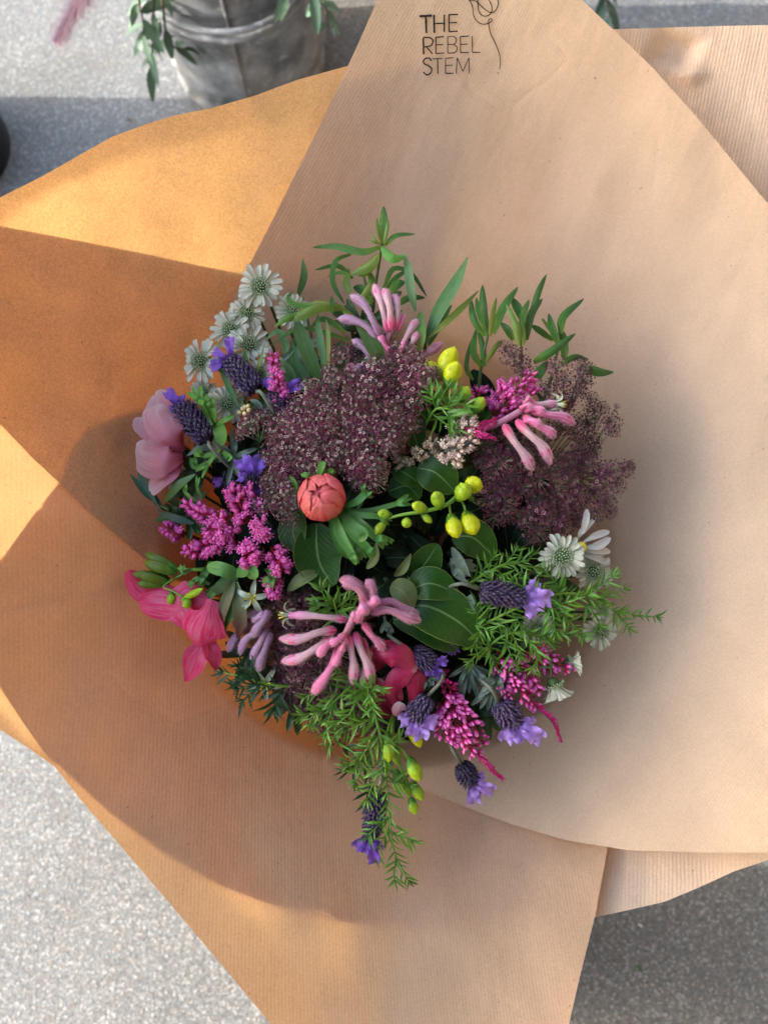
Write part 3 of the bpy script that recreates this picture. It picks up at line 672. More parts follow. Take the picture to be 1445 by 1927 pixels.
def paw_tube(path, wd, mat, root, name='flower_tube', openend=False, hair=True, lobes=0):
    ps = pts(path); R = wd * SC * .5 * .78
    rf = lambda t: R * (.62 * (1 - sstep(0, .10, t) * .0) + .0 + .22 * sstep(.02, .10, t) * (1 - sstep(.1, .3, t)) + .38 * sstep(.45, .82, t)) * sqrt(max(.03 if not openend else .6, 1 - max(0, (t - .76) / .245) ** 1.7)) * (1 - .3 * (1 - sstep(0, .05, t)))
    G = tube(ps, rf, 9, 18); tube_root = root; root = part(name, G, mat, root)
    if hair:
        R2 = random.Random(int(abs(path[0][0] * 7 + path[-1][1]))); seg = 18; q = cr(ps, seg); hs = []
        L_ = (ps[-1] - ps[0]).length; n = int(120 + L_ / .001 * 22)
        for k in range(n):
            i = R2.random() * (seg - .01); a = R2.uniform(0, 2 * pi); i0 = int(i); c0 = G[0][i0 * 9 + int(a / 2 / pi * 9) % 9]; c1 = G[0][(i0 + 1) * 9 + int(a / 2 / pi * 9) % 9]; s = c0.lerp(c1, i - i0)
            ctr = q[i0].lerp(q[i0 + 1], i - i0); d = (s - ctr).normalized(); T = (q[i0 + 1] - q[i0]).normalized()
            d = (d + T * R2.uniform(-.1, .7) + V((R2.uniform(-.3, .3), R2.uniform(-.3, .3), R2.uniform(-.3, .3)))).normalized(); w_ = T.cross(d).normalized() * .00009
            e = s + d * R2.uniform(.0005, .0017); hs.append(([s - w_, s + w_, e], [[0, 1, 2]], [(.5, 0), (.5, 0), (.5, 1)]))
        part('fuzz', join(hs), K_hair, root, kind='stuff')
    if not lobes and name == 'flower_tube':
        q = cr(ps, 40); n_ = len(q) - 1; T = (q[n_] - q[n_ - 6]).normalized(); x = T.cross(Z3).normalized(); y = x.cross(T)
        for k in range(4):
            a = 2 * pi * k / 4 + .5; d = x * cos(a) + y * sin(a)
            pp = [q[int(n_ * t)] + d * rf(t) * 1.05 for t in (.74, .83, .91, .97)] + [q[n_] + T * R * .28 + d * R * .16]
            part('tip_lobe', leaf(pp, R * .5, d, cup=-.35, nu=4, nv=8, wf=lambda t: (.5 + .5 * sstep(0, .3, t)) * (1 - sstep(.6, 1, t) * .9)), mat, root)
    if lobes:
        e = ps[-1]; T = (ps[-1] - ps[-2]).normalized(); x = T.cross(Z3).normalized(); y = x.cross(T)
        for k in range(lobes):
            a = 2 * pi * k / lobes; d = x * cos(a) + y * sin(a)
            part('lobe', leaf([e + d * R * .4 - T * R, e + d * R * 1.3 + T * R * .9, e + d * R * 2.6 + T * R * .9, e + d * R * 3.4 - T * R * .2], R * .52, T, nu=4, nv=8, cup=.3, wf=wf_lance), K_in, root)
        for k in range(5):
            a = 2 * pi * k / 5; d = x * cos(a) + y * sin(a); m_ = e + T * R * 1.2 + d * R * .35; n_ = m_ + T * R * 1.3 + d * R * .4
            part('anther', tube([e + d * R * .2, m_, n_], lambda u: R * (.06 + .1 * sstep(.5, .7, u)), 5, 8), K_ant, root)
def paw(label, hub, tubes, mat=None, stem=None, group='kangaroo paw flowers'):
    b = P(hub[0], hub[1], hub[2] * .001); t = thing('kangaroo_paw', label, 'flower', b, group); mat = mat or K_tube
    for tb in tubes:
        o = tb[2] if len(tb) > 2 else {}
        paw_tube(tb[0], tb[1], o.get('mat', mat), t, lobes=o.get('lobes', 0), name=o.get('name', 'flower_tube'), openend=o.get('open', False))
    if stem: part('stalk', tube(pts(stem), .0022, 7), K_dusk, t)
    stem_to_tie(t, b, K_dusk if mat is not K_tube else K_pink, .0022)
    return t
def bud(root, b, tp, wd, mat, h0=0, h1=2, calyx=True, name='bud', bend=0, split=True, cal=None):
    p0, p1 = P(b[0], b[1], h0 * .001), P(tp[0], tp[1], h1 * .001); R = wd * SC * .46; T = (p1 - p0).normalized(); sd = T.cross(Z3).normalized(); bn = sd * bend * SC
    L_ = (p1 - p0).length; gs = []
    pr = [(0, .2), (.1, .42), (.25, .70), (.42, .93), (.58, 1.0), (.74, .88), (.87, .62), (.96, .30), (1.0, .06)]
    gs.append(lathe(p0, p1, [(t, r * R) for t, r in pr], 14, bn))
    o = part(name, join(gs), mat, root); root = o
    if split: ang2 = rnd.choice((-1, 1)) * 1.25; u2 = (Z3 * cos(ang2) + sd * sin(ang2)).normalized(); part('tepal', leaf([p0 + T * L_ * t + u2 * (R * r * 1.05) + bn * t * t for t, r in ((.16, .52), (.4, .92), (.6, 1.0), (.8, .80), (.94, .42), (1.03, .05))], R * .7, u2, cup=-.5, wf=wf_lance, nu=6, nv=10), mat, root)
    if split:      # overlapping outer tepal
        ang = rnd.uniform(-.5, .5); up = (Z3 + sd * ang).normalized(); y = up
        path = [p0 + T * L_ * t + y * (R * r * 1.03) + bn * t * t for t, r in ((.12, .42), (.3, .78), (.5, .97), (.7, .97), (.88, .70), (.98, .28))]
        part('tepal', leaf(path, R * .8, up, cup=-.55, wf=wf_oval, nu=6, nv=10), mat, root)
    if calyx:
        for k in range(3):
            a = k * 2.1 + .6; d = sd * cos(a) + Z3 * sin(a)
            part('calyx', leaf([p0 - T * L_ * .04, p0 + T * L_ * .14 + d * R * .62, p0 + T * L_ * .34 + d * R * .95], R * .6, d, nu=4, nv=6, wf=wf_oval, cup=-.4), cal or G_lime, root)
    return o
def freesia(label, base, stem, buds, stalks=(), group='freesia bud sprays'):
    b = P(base[0], base[1], base[2] * .001); t = thing('freesia_spray', label, 'flower', b, group)
    part('stalk', tube(pts(stem), lambda u: .0014 * (1.2 - .6 * u), 7), F_stem, t)
    for s in stalks: part('bud_stalk', tube(pts(s), .0008, 5), F_stem, t)
    for bb in buds: bud(t, *bb[0:4], **(bb[4] if len(bb) > 4 else {}))
    stem_to_tie(t, b, F_stem, .0016)
    return t
def needle_mesh():
    if 'ndl' not in MESH:
        out = []
        for v in range(3):
            g = leaf([V((0, 0, 0)), V((0, .5, .05 + .03 * v)), V((0, 1, -.02 * v))], .072, V((0, 0, 1)), cup=.3, wf=wf_needle, nu=2, nv=5); out.append(g)
        MESH['ndl'] = out
    return MESH['ndl']
def fern(label, stem, branches, mat, tail=True, needle=24, dens=9, group='asparagus fern sprays', stemmat=None, tip=1):
    """stem and branches: polylines; every branch is one part carrying its needles"""
    b = pts([stem[0]])[0]; t = thing('asparagus_fern', label, 'fern spray', b, group); part('stalk', tube(pts(stem), lambda u: .0009 * (1.2 - .7 * u), 5), stemmat or F_stem, t)
    nd = needle_mesh()
    for br in [stem] * tip + branches:
        ps = pts(br); L_ = sum((ps[i + 1] - ps[i]).length for i in range(len(ps) - 1)); n = max(3, int(L_ / (dens * 1.3 * SC))); q = cr(ps, n * 2); gs = []
        if br is not stem: gs.append(tube(ps, .00045, 4, None, False))
        for k in range(n + 1):
            i = min(2 * k, 2 * n - 1) if k else 1; p = q[i]; T = (q[min(i + 1, 2 * n)] - q[i - 1]).normalized(); sd = T.cross(Z3).normalized(); f = k / n
            for s_ in ((-1, 1, 0) if k < n else (-1, -.5, 0, .5, 1)):
                if s_ == 0 and rnd.random() < .5 and k < n: continue
                d = (sd * s_ * rnd.uniform(.6, 1.1) + T * rnd.uniform(.7, 1.1) + Z3 * rnd.uniform(-.25, .7)).normalized()
                ln = needle * 1.15 * SC * rnd.uniform(.6, 1.25) * (1 - .35 * f) * (.75 if s_ == 0 else 1)
                gs.append(xf(nd[rnd.randrange(3)], frame(p, (Z3 + V((rnd.uniform(-.7, .7), rnd.uniform(-.7, .7), 0))).normalized(), d) @ Matrix.Scale(ln, 4)))
        part('needle_spray', join(gs), mat, t)
    if tail: stem_to_tie(t, b, stemmat or F_stem, .0009)
    return t
# ================================================================== PLACING
# inner dark foliage
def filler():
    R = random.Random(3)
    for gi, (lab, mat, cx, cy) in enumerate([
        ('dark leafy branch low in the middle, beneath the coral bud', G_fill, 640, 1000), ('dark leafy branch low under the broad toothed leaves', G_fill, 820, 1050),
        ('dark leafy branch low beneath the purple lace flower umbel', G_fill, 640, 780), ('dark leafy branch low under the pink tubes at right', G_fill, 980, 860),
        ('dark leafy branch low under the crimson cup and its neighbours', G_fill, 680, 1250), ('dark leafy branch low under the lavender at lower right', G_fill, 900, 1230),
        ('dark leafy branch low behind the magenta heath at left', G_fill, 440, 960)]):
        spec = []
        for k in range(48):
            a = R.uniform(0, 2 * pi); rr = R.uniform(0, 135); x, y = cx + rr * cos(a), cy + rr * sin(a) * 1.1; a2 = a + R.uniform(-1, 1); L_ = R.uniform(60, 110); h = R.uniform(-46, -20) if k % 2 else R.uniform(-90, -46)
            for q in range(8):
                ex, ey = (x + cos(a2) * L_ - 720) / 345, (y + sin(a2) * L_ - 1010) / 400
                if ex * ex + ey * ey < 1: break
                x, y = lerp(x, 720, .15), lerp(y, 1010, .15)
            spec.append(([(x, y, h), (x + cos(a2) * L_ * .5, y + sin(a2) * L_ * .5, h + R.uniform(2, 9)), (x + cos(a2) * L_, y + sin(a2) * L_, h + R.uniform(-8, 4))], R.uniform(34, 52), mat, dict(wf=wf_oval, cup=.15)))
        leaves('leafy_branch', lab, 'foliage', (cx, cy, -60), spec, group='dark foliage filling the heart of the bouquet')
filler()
# ---- broad toothed leaves
OV = dict(wf=wf_oval, cup=.16, serr=.05, nu=6, nv=26)
def ov(**k): d = dict(OV); d.update(k); return d
leaves('broad_leaf_sprig', 'sprig of glossy toothed leaves with pale rims, right of the dusky pink tubes', 'foliage', (770, 1090, -14), [
    ([(768, 1112, -6), (810, 1098, 0), (862, 1118, -3)], 62, G_dark, ov(tilt=(-.2, .3))),
    ([(745, 1150, -10), (800, 1140, -2), (862, 1170, 1), (906, 1213, -3)], 96, G_dark, ov(tilt=(-.25, .35))),
    ([(740, 1165, -14), (790, 1170, -8), (830, 1195, -6), (860, 1222, -8)], 66, G_dark, ov(tilt=(.2, .2))),
    ([(775, 1090, -12), (800, 1060, -6), (824, 1024, -6)], 60, G_dark, ov(tilt=(.4, .1))),
    ([(735, 1102, -2), (760, 1115, 2), (776, 1145, -1)], 46, G_under, ov(tilt=(.5, -.2), label='pale upturned leaf')),
    ([(742, 1084, -6), (758, 1068, 0), (773, 1042, -2)], 17, G_under, dict(cup=.5, tilt=(.5, .3)))],
    stem=[(770, 1090, -14), (755, 1120, -14), (740, 1160, -16)])
leaves('broad_leaf_sprig', 'sprig of rounded dark leaves behind the green freesia spray', 'foliage', (790, 960, -22), [
    ([(786, 880, -8), (820, 890, -3), (856, 925, -6)], 74, G_dark, ov(tilt=(-.2, .3))),
    ([(740, 880, -12), (765, 892, -9), (792, 912, -12)], 44, G_dark, ov(tilt=(.2, .2))),
    ([(730, 925, -15), (765, 915, -12), (790, 938, -14)], 52, G_dark, ov(tilt=(0, .3))),
    ([(850, 1010, -16), (890, 1012, -13), (930, 1050, -14)], 72, G_dark, ov(tilt=(-.1, .2))),
    ([(700, 858, -3), (718, 878, 2), (728, 908, -2)], 18, G_under, dict(cup=.5, tilt=(.6, .2)))], stem=[(790, 960, -22), (780, 930, -20), (745, 890, -16)])
leaves('broad_leaf_sprig', 'large very dark leaf pair beneath the coral bud', 'foliage', (600, 1010, -20), [
    ([(596, 985, -16), (596, 1030, -11), (604, 1066, -10), (628, 1102, -8)], 92, G_dark, ov(tilt=(.15, .3))),
    ([(560, 960, -16), (552, 1000, -12), (562, 1040, -12)], 60, G_dark, ov(tilt=(-.4, .1))),
    ([(598, 1078, -8), (570, 1090, -2), (541, 1112, -4)], 26, G_under, dict(cup=.4, tilt=(-.3, .4), wf=wf_oval)),
    ([(690, 1070, -10), (706, 1050, -7), (708, 1020, -8)], 16, G_under, dict(cup=.4))], stem=[(600, 1010, -20), (596, 990, -18)])
leaves('broad_leaf_sprig', 'upright glossy leaf between the purple umbel and cream heath', 'foliage', (780, 850, -18), [
    ([(790, 850, -10), (776, 800, -6), (792, 748, -4)], 50, G_dark, ov(tilt=(.3, .2)))], stem=[(780, 850, -18), (788, 848, -11)])
# ---- long narrow leaves
NL = dict(wf=wf_lance, cup=.12, nu=4, nv=12)
leaves('narrow_leaf_stem', 'blue-green pointed leaf pair standing above the yellow freesia', 'foliage', (800, 672, -14), [
    ([(800, 648, -6), (826, 585, 2), (858, 530, 4), (880, 484, 0)], 27, G_long, dict(NL, tilt=(-.2, .3))),
    ([(806, 636, -2), (840, 606, 4), (872, 576, 5), (900, 547, 1)], 13, G_young, dict(NL, tilt=(.3, .3), label='yellow-green narrow leaf')),
    ([(806, 650, -8), (830, 600, -6), (850, 574, -6)], 18, G_long, dict(NL))], stem=[(800, 672, -14), (800, 645, -8)])
leaves('narrow_leaf_stem', 'chewed yellow-green leaf topped by a long dark blade, above the yellow freesia', 'foliage', (790, 670, -10), [
    ([(788, 662, 0), (790, 625, 5), (792, 585, 3)], 23, G_young, dict(NL, tilt=(-.1, .3), wf=wf_oval)),
    ([(782, 586, 0), (772, 540, 3), (768, 505, 3), (759, 474, 1)], 19, G_long, dict(NL, tilt=(-.4, .2)))], stem=[(790, 670, -10), (787, 600, -3)])
leaves('narrow_leaf_stem', 'long blades fanning left of the purple lace umbel', 'foliage', (600, 740, -18), [
    ([(606, 728, -8), (585, 680, -2), (566, 630, 0), (556, 592, -3)], 30, G_long, dict(NL, tilt=(.3, .1))),
    ([(612, 712, -4), (606, 660, 2), (600, 620, 2), (598, 590, 0)], 14, G_long, dict(NL)),
    ([(617, 712, -2), (618, 660, 3), (617, 620, 3), (613, 600, 1)], 9, G_young, dict(NL)),
    ([(560, 740, -8), (545, 700, -4), (526, 672, -3)], 17, G_long, dict(NL)),
    ([(638, 700, -10), (642, 660, -7), (645, 640, -8)], 28, G_long, dict(NL)),
    ([(560, 560, -16), (572, 520, -12), (570, 487, -12)], 15, G_long, dict(NL)),
    ([(545, 720, -14), (535, 640, -10), (520, 625, -8), (500, 640, -6)], 14, G_long, dict(NL)),
    ([(590, 735, -14), (560, 690, -12), (548, 640, -12)], 26, G_long, dict(NL))], stem=[(600, 740, -18), (600, 700, -14), (570, 560, -18)])
leaves('narrow_leaf_stem', 'broad blade slanting across the pink tubes above the purple umbel', 'foliage', (720, 720, -16), [
    ([(722, 684, 0), (704, 655, 5), (690, 625, 5), (674, 600, 2)], 34, G_long, dict(NL, tilt=(.3, .3), wf=wf_strap)),
    ([(700, 720, -6), (694, 690, -4), (696, 665, -4)], 34, G_long, dict(NL))], stem=[(720, 720, -16), (716, 690, -4)])
leaves('narrow_leaf_stem', 'thin leaves beside the grey masterwort and left lavender', 'foliage', (455, 770, -14), [
    ([(450, 768, -4), (432, 730, 0), (418, 690, 2), (408, 640, 2)], 12, G_long, dict(NL)),
    ([(480, 715, -3), (464, 690, 1), (461, 657, 1)], 16, G_young, dict(NL)), ([(480, 705, -3), (490, 680, 1), (498, 647, 2)], 7, G_young, dict(NL)),
    ([(550, 740, -3), (535, 705, 3), (518, 674, 2)], 12, G_long, dict(NL))], stem=[(455, 770, -14), (470, 720, -8)])
leaves('narrow_leaf_stem', 'dark slim leaves below the pale pink anemone', 'foliage', (320, 960, -8), [
    ([(300, 958, -4), (276, 915, 0), (262, 880, 1), (258, 845, -1)], 13, G_fernd, dict(NL)), ([(305, 950, -6), (275, 925, -4), (246, 893, -6)], 17, G_fernd, dict(NL)),
    ([(310, 945, 0), (335, 915, 6), (368, 892, 4)], 19, G_long, dict(NL, tilt=(.2, .5))), ([(365, 985, -8), (330, 975, -4), (296, 962, -3)], 15, G_fernd, dict(NL))], stem=[(320, 960, -8), (300, 950, -6)])
# ---- rockrose sprigs (narrow wrinkled leaves)
RK = dict(wf=wf_cist, cup=-.28, nu=4, nv=12)
def rk(**k): d = dict(RK); d.update(k); return d
leaves('rockrose_sprig', 'tallest narrow-leaved sprig, crossing leaves at the very top of the flowers', 'foliage', (700, 600, -20), [
    ([(719, 462, 0), (722, 425, 6), (722, 388, 5)], 22, G_cist, rk(tilt=(0, .5))),
    ([(718, 460, 1), (711, 430, 8), (709, 410, 8)], 9, G_young, rk()), ([(722, 460, 1), (728, 432, 8), (730, 412, 8)], 9, G_young, rk()),
    ([(714, 464, 2), (680, 472, 8), (630, 461, 7), (589, 465, 2)], 24, G_cist, rk(tilt=(0, .5))),
    ([(724, 462, 0), (745, 442, 5), (781, 440, 4)], 15, G_cist, rk(tilt=(0, .5))),
    ([(718, 464, 3), (738, 484, 8), (764, 482, 5)], 22, G_lime, rk(tilt=(0, .3), wf=wf_lance)),
    ([(712, 476, 3), (690, 500, 8), (662, 516, 7)], 26, G_young, rk(cup=-.5, wf=wf_lance, tilt=(-.3, .3))),
    ([(706, 484, 3), (692, 512, 5), (675, 520, 4)], 13, G_young, rk(cup=.4, wf=wf_lance)),
    ([(660, 518, 4), (640, 512, 6), (617, 520, 3)], 10, G_cist, rk()),
    ([(716, 462, 2), (706, 452, 6), (698, 438, 5)], 7, G_young, rk()), ([(714, 460, 2), (704, 455, 5), (692, 453, 4)], 6, G_young, rk())],
    stem=[(700, 600, -20), (706, 540, -12), (714, 490, -4), (719, 458, 1)])
leaves('rockrose_sprig', 'arching narrow-leaved sprig just below the tallest, around the pink tubes', 'foliage', (700, 610, -20), [
    ([(660, 478, 2), (632, 490, 5), (626, 530, 4), (648, 572, 0)], 14, G_cist, rk()),
    ([(664, 524, -4), (635, 500, -2), (593, 508, -4)], 11, G_cist, rk()), ([(655, 505, -4), (650, 530, -2), (660, 555, -3)], 20, G_young, rk()),
    ([(722, 545, -6), (740, 505, 0), (775, 515, 1), (803, 558, -4)], 14, G_cist, rk(tilt=(.2, .4))),
    ([(728, 545, -8), (745, 522, -4), (772, 505, -4)], 12, G_cist, rk()), ([(730, 552, -6), (748, 535, -3), (762, 530, -4)], 20, G_cist, rk()),
    ([(700, 570, -8), (680, 545, -6), (665, 540, -6)], 22, G_cist, rk()), ([(745, 575, -10), (770, 560, -8), (800, 560, -10)], 16, G_cist, rk()),
    ([(670, 600, -8), (640, 580, -4), (612, 575, -4)], 16, G_cist, rk()), ([(720, 580, -8), (740, 560, -6), (755, 548, -7)], 22, G_cist, rk()),
    ([(680, 560, -3), (700, 530, 0), (690, 505, 0)], 16, G_young, rk())], stem=[(700, 610, -20), (695, 570, -12), (680, 500, -4)])
leaves('rockrose_sprig', 'light green furled sprig reaching left over the top masterworts', 'foliage', (660, 610, -14), [
    ([(650, 580, 2), (600, 572, 9), (565, 590, 8), (528, 603, 5)], 28, G_young, rk(cup=-.6, wf=wf_lance, tilt=(0, .3))),
    ([(640, 574, 4), (590, 575, 9), (555, 572, 7), (542, 560, 6), (552, 548, 5)], 12, G_cist, rk()),
    ([(560, 590, 7), (538, 600, 9), (517, 615, 7)], 11, G_lime, rk(wf=wf_lance)), ([(625, 590, 5), (624, 570, 9), (624, 556, 8)], 10, G_cist, rk()),
    ([(680, 610, -8), (655, 590, 0), (640, 575, 2)], 14, G_young, rk()), ([(650, 625, -8), (610, 600, -6), (585, 615, -8)], 14, G_cist, rk()),
    ([(660, 640, -10), (610, 625, -6), (560, 618, -6), (510, 650, -4)], 12, G_cist, rk())], stem=[(660, 610, -14), (640, 585, 0), (600, 582, 5)])
leaves('rockrose_sprig', 'upright narrow-leaved sprig right of the long blue-green blade', 'foliage', (900, 740, -16), [
    ([(916, 632, 0), (910, 580, 5), (908, 536, 2)], 20, G_cist, rk()), ([(922, 632, 2), (928, 592, 7), (934, 560, 6)], 12, G_young, rk()),
    ([(928, 628, 0), (946, 580, 4), (974, 540, 1)], 20, G_cist, rk()), ([(912, 632, 0), (892, 600, 3), (886, 562, 1)], 18, G_cist, rk()),
    ([(912, 620, 2), (900, 585, 4), (896, 560, 3)], 13, G_cist, rk()), ([(905, 690, -6), (890, 660, -4), (896, 618, -4)], 16, G_cist, rk()),
    ([(912, 690, -6), (908, 650, -3), (900, 622, -4)], 16, G_cist, rk()), ([(890, 715, -8), (878, 690, -8), (886, 640, -10)], 12, G_cist, rk()),
    ([(915, 680, -4), (935, 650, -3), (945, 640, -4)], 12, G_young, rk())], stem=[(900, 740, -16), (905, 690, -8), (918, 630, 0)])
leaves('rockrose_sprig', 'bushy narrow-leaved sprig with the highest tip, right of centre top', 'foliage', (985, 740, -16), [
    ([(995, 620, 0), (1010, 560, 4), (1028, 516, 1)], 17, G_cist, rk()), ([(990, 640, 2), (1000, 590, 6), (1020, 562, 4)], 18, G_cist, rk()),
    ([(978, 640, 3), (985, 590, 8), (995, 564, 7)], 15, G_cist, rk()), ([(972, 640, 4), (965, 600, 8), (952, 572, 7)], 13, G_young, rk()),
    ([(965, 640, 2), (955, 620, 5), (942, 607, 4)], 17, G_cist, rk()), ([(990, 610, -3), (975, 580, 0), (963, 560, 0)], 22, G_cist, rk()),
    ([(975, 650, 5), (972, 620, 9), (966, 598, 8)], 18, G_young, rk(cup=-.5)), ([(984, 650, 5), (986, 630, 8), (980, 600, 8)], 10, G_young, rk()),
    ([(1040, 640, -6), (1015, 622, -3), (1000, 612, -3)], 15, G_cist, rk())], stem=[(985, 740, -16), (982, 690, -6), (980, 640, 2)])
leaves('rockrose_sprig', 'narrow-leaved sprig leaning furthest right above the maroon lace flower', 'foliage', (1020, 760, -16), [
    ([(1054, 628, 0), (1060, 595, 4), (1098, 562, 2)], 19, G_cist, rk()), ([(1052, 650, -1), (1040, 620, 2), (1032, 590, 2)], 18, G_cist, rk()),
    ([(1004, 682, 2), (1040, 660, 7), (1082, 628, 4)], 20, G_cist, rk()), ([(1062, 680, -4), (1060, 640, -2), (1052, 618, -2)], 20, G_cist, rk()),
    ([(1050, 690, -4), (1080, 672, 0), (1105, 676, -2)], 15, G_cist, rk()), ([(1090, 690, -4), (1125, 698, 2), (1154, 700, 1)], 22, G_cist, rk(wf=wf_lance)),
    ([(1000, 720, -4), (1015, 700, 2), (1030, 680, 2)], 24, G_cist, rk()), ([(1020, 600, -4), (1040, 625, -3), (1060, 640, -3)], 10, G_young, rk())],
    stem=[(1020, 760, -16), (1040, 700, -8), (1052, 640, -2)])
# ---- masterworts
for a in [(490, 540, 46, -.1, .15, 3, 'topmost white masterwort, fully facing the camera'),
          (466, 588, 38, -.1, -.3, -6, 'small greenish masterwort tucked under the topmost one'),
          (435, 620, 44, -.25, .1, -8, 'shaded masterwort second down on the upper left edge'),
          (378, 680, 46, -.35, .05, -4, 'masterwort furthest left, against the amber paper'),
          (468, 650, 44, .1, .2, -9, 'grey shaded masterwort just above the upper lavender bracts'),
          (550, 585, 38, .3, .1, -9, 'masterwort half hidden behind the light green furled sprig'),
          (428, 760, 40, .3, .1, -4, 'masterwort under the lime leaves between two lavenders'),
          (488, 702, 30, .1, .1, -8, 'greenish masterwort between upper lavender and rosy heath spike'),
          (385, 738, 30, -.1, -.2, -14, 'dark masterwort low behind the furthest left one'),
          (340, 900, 32, .2, .1, -10, 'dim masterwort below the pale pink anemone'),
          (1058, 1047, 45, -.1, .05, 7, 'cream masterwort above the right end of the fern'),
          (1115, 1075, 44, .3, -.1, -3, 'masterwort behind and right of the cream one'),
          (1128, 1188, 38, .2, -.25, -4, 'lower right masterwort behind the fern tips'),
          (1010, 1182, 34, -.1, .1, -8, 'masterwort seen through the fern right of the lavender'),
          (1132, 1148, 26, .4, .2, -7, 'small half masterwort right of the fern stalk')]:
    astrantia(*a)
def astr_side(px, py, r, ang, h, label):
    """a masterwort seen from the side: cupped collar opening towards ang"""
    d = X3 * cos(ang) + Y3 * sin(ang); p = P(px, py, h * .001); R = r * SC; z = (d + Z3 * .15).normalized(); M0 = frame(p, z)
    t = thing('masterwort_flower', label, 'flower', p, 'white masterwort flowers')
    inst('floret_cushion', MESH['florets'][0], M0 @ Matrix.Scale(R, 4), t)
    for k in range(15):
        M = M0 @ Matrix.Rotation(2 * pi * k / 15, 4, 'Z') @ Matrix.Rotation(.75 + rnd.uniform(-.1, .1), 4, 'X') @ Matrix.Diagonal((R * 1.1, R, R, 1))
        inst('bract', MESH['bract'][k % 3], M, t)
    stem_to_tie(t, p - z * R * .1, G_stem, .0009, -z)
astr_side(1040, 1285, 44, -1.2, 2, 'masterwort seen from the side, lowest at the right')
astr_side(1068, 1248, 34, .1, 0, 'side-on masterwort at the right tip of the small heath sprig')
def daisy():
    p = P(1092, 1030, 0); t = thing('daisy_flower', 'white daisy seen edge-on behind the cream masterwort', 'flower', p)
    for s, wd in [([(1090, 1010, 2), (1100, 985, 5), (1104, 958, 2)], 13), ([(1094, 1022, 2), (1120, 1008, 5), (1146, 1000, 3)], 13), ([(1096, 1030, 2), (1122, 1028, 6), (1148, 1012, 4)], 15), ([(1096, 1038, 2), (1122, 1036, 5), (1148, 1038, 2)], 14),
                  ([(1094, 1044, 1), (1120, 1050, 4), (1144, 1060, 1)], 13), ([(1086, 1016, 1), (1094, 1000, 4), (1120, 975, 2)], 11)]:
        part('petal', leaf(pts([(x, y, h - 2) for x, y, h in s]), wd * SC * .55, tilt(.2, .3), cup=.25, wf=wf_petal), W_dais, t)
    part('eye', blob(p, .004, 8, 5), K_ant, t); stem_to_tie(t, p, G_stem, .0012)
daisy()
# ---- lace flowers
UM = [U_mar, U_pal, U_ray]; UD = [U_dkm, U_dkp, U_ray]
sp = scatter([(500, 850), (520, 800), (560, 755), (590, 725), (660, 705), (720, 680), (770, 665), (808, 690), (812, 712), (790, 740), (782, 780), (775, 820), (735, 850), (700, 880), (655, 890), (600, 885), (545, 900), (505, 890)], 84, 7, 25, seed=4, edge_h=6)
umbel('biggest lace flower, a speckled maroon and cream dome above the coral bud', (655, 800, -26), sp, 'umm', UM)
umbel('small maroon umbel left of the big speckled dome', (490, 830, -18), [(468, 800, 2, 24), (500, 786, 1, 20), (478, 778, -1, 18), (520, 800, -2, 22), (452, 815, -3, 16), (545, 790, -3, 20), (530, 765, -4, 18)], 'umm', UM)
umbel('round cream-hearted umbel directly right of the coral bud', (690, 900, -12), [(690, 880, 6, 26), (672, 900, 5, 22), (705, 905, 5, 24), (690, 918, 4, 20), (665, 878, 4, 20), (714, 880, 4, 20)], 'umm', UM)
umbel('maroon umbel between the coral bud and the magenta heath', (525, 950, -14), [(515, 930, 3, 24), (545, 925, 3, 22), (530, 958, 2, 22), (505, 905, 2, 20), (555, 945, 0, 18), (545, 975, -2, 18), (500, 950, 0, 20), (538, 905, 2, 20)], 'umm', UM)
umbel('small umbel peeping behind the long blades near the top', (652, 700, -14), [(640, 668, 1, 22), (655, 662, 0, 18), (628, 715, 2, 22), (620, 700, -1, 18), (668, 680, -3, 18)], 'umm', UM)
umbel('cream-speckled umbel overlapping the yellow freesia buds', (775, 700, -12), [(765, 665, 5, 24), (785, 680, 8, 24), (805, 712, 9, 24), (790, 700, 8, 20), (758, 690, 5, 22), (815, 700, 9, 14), (745, 655, 2, 18)], 'umm', UM)
sp = scatter([(900, 870), (930, 800), (1000, 770), (1080, 750), (1110, 800), (1125, 860), (1130, 930), (1100, 980), (1040, 1010), (990, 990), (940, 980), (905, 940)], 54, 0, 25, seed=5, edge_h=6)
umbel('widest dark maroon lace flower, spreading below the right pink tubes', (1010, 900, -34), sp, 'umd', UD)
umbel('ragged maroon lace flower at the upper right, curling in clusters over the paper', (1060, 800, -26), [(965, 670, 3, 24), (985, 690, 4, 22), (950, 655, 2, 16), (1045, 690, 4, 24), (1062, 715, 3, 22), (1075, 745, 2, 24), (1030, 735, 2, 22), (1096, 690, 5, 22), (1098, 715, 4, 22), (1092, 735, 3, 16), (1060, 760, 0, 24)], 'umd', UD)
umbel('loose maroon lace flower whose clusters reach furthest right', (1090, 900, -24), [(1112, 750, 2, 16), (1118, 770, 2, 20), (1132, 765, 3, 14), (1148, 792, 5, 24), (1160, 765, 6, 7), (1150, 810, 4, 18), (1150, 890, 3, 26), (1176, 885, 4, 20), (1186, 876, 5, 12), (1135, 905, 2, 24), (1160, 915, 2, 20), (1140, 945, 0, 22), (1120, 965, 0, 22), (1150, 965, 0, 14), (1100, 870, 0, 24)], 'umd', UD)
umbel('dark umbel low between the freesia spray and the cream masterwort', (960, 960, -20), [(945, 945, 0, 30), (1030, 965, 0, 28), (1010, 1000, -1, 28), (985, 975, -3, 24), (1060, 985, -2, 26), (1040, 1015, -3, 20), (930, 920, -3, 24), (1080, 960, -3, 24)], 'umd', UD)
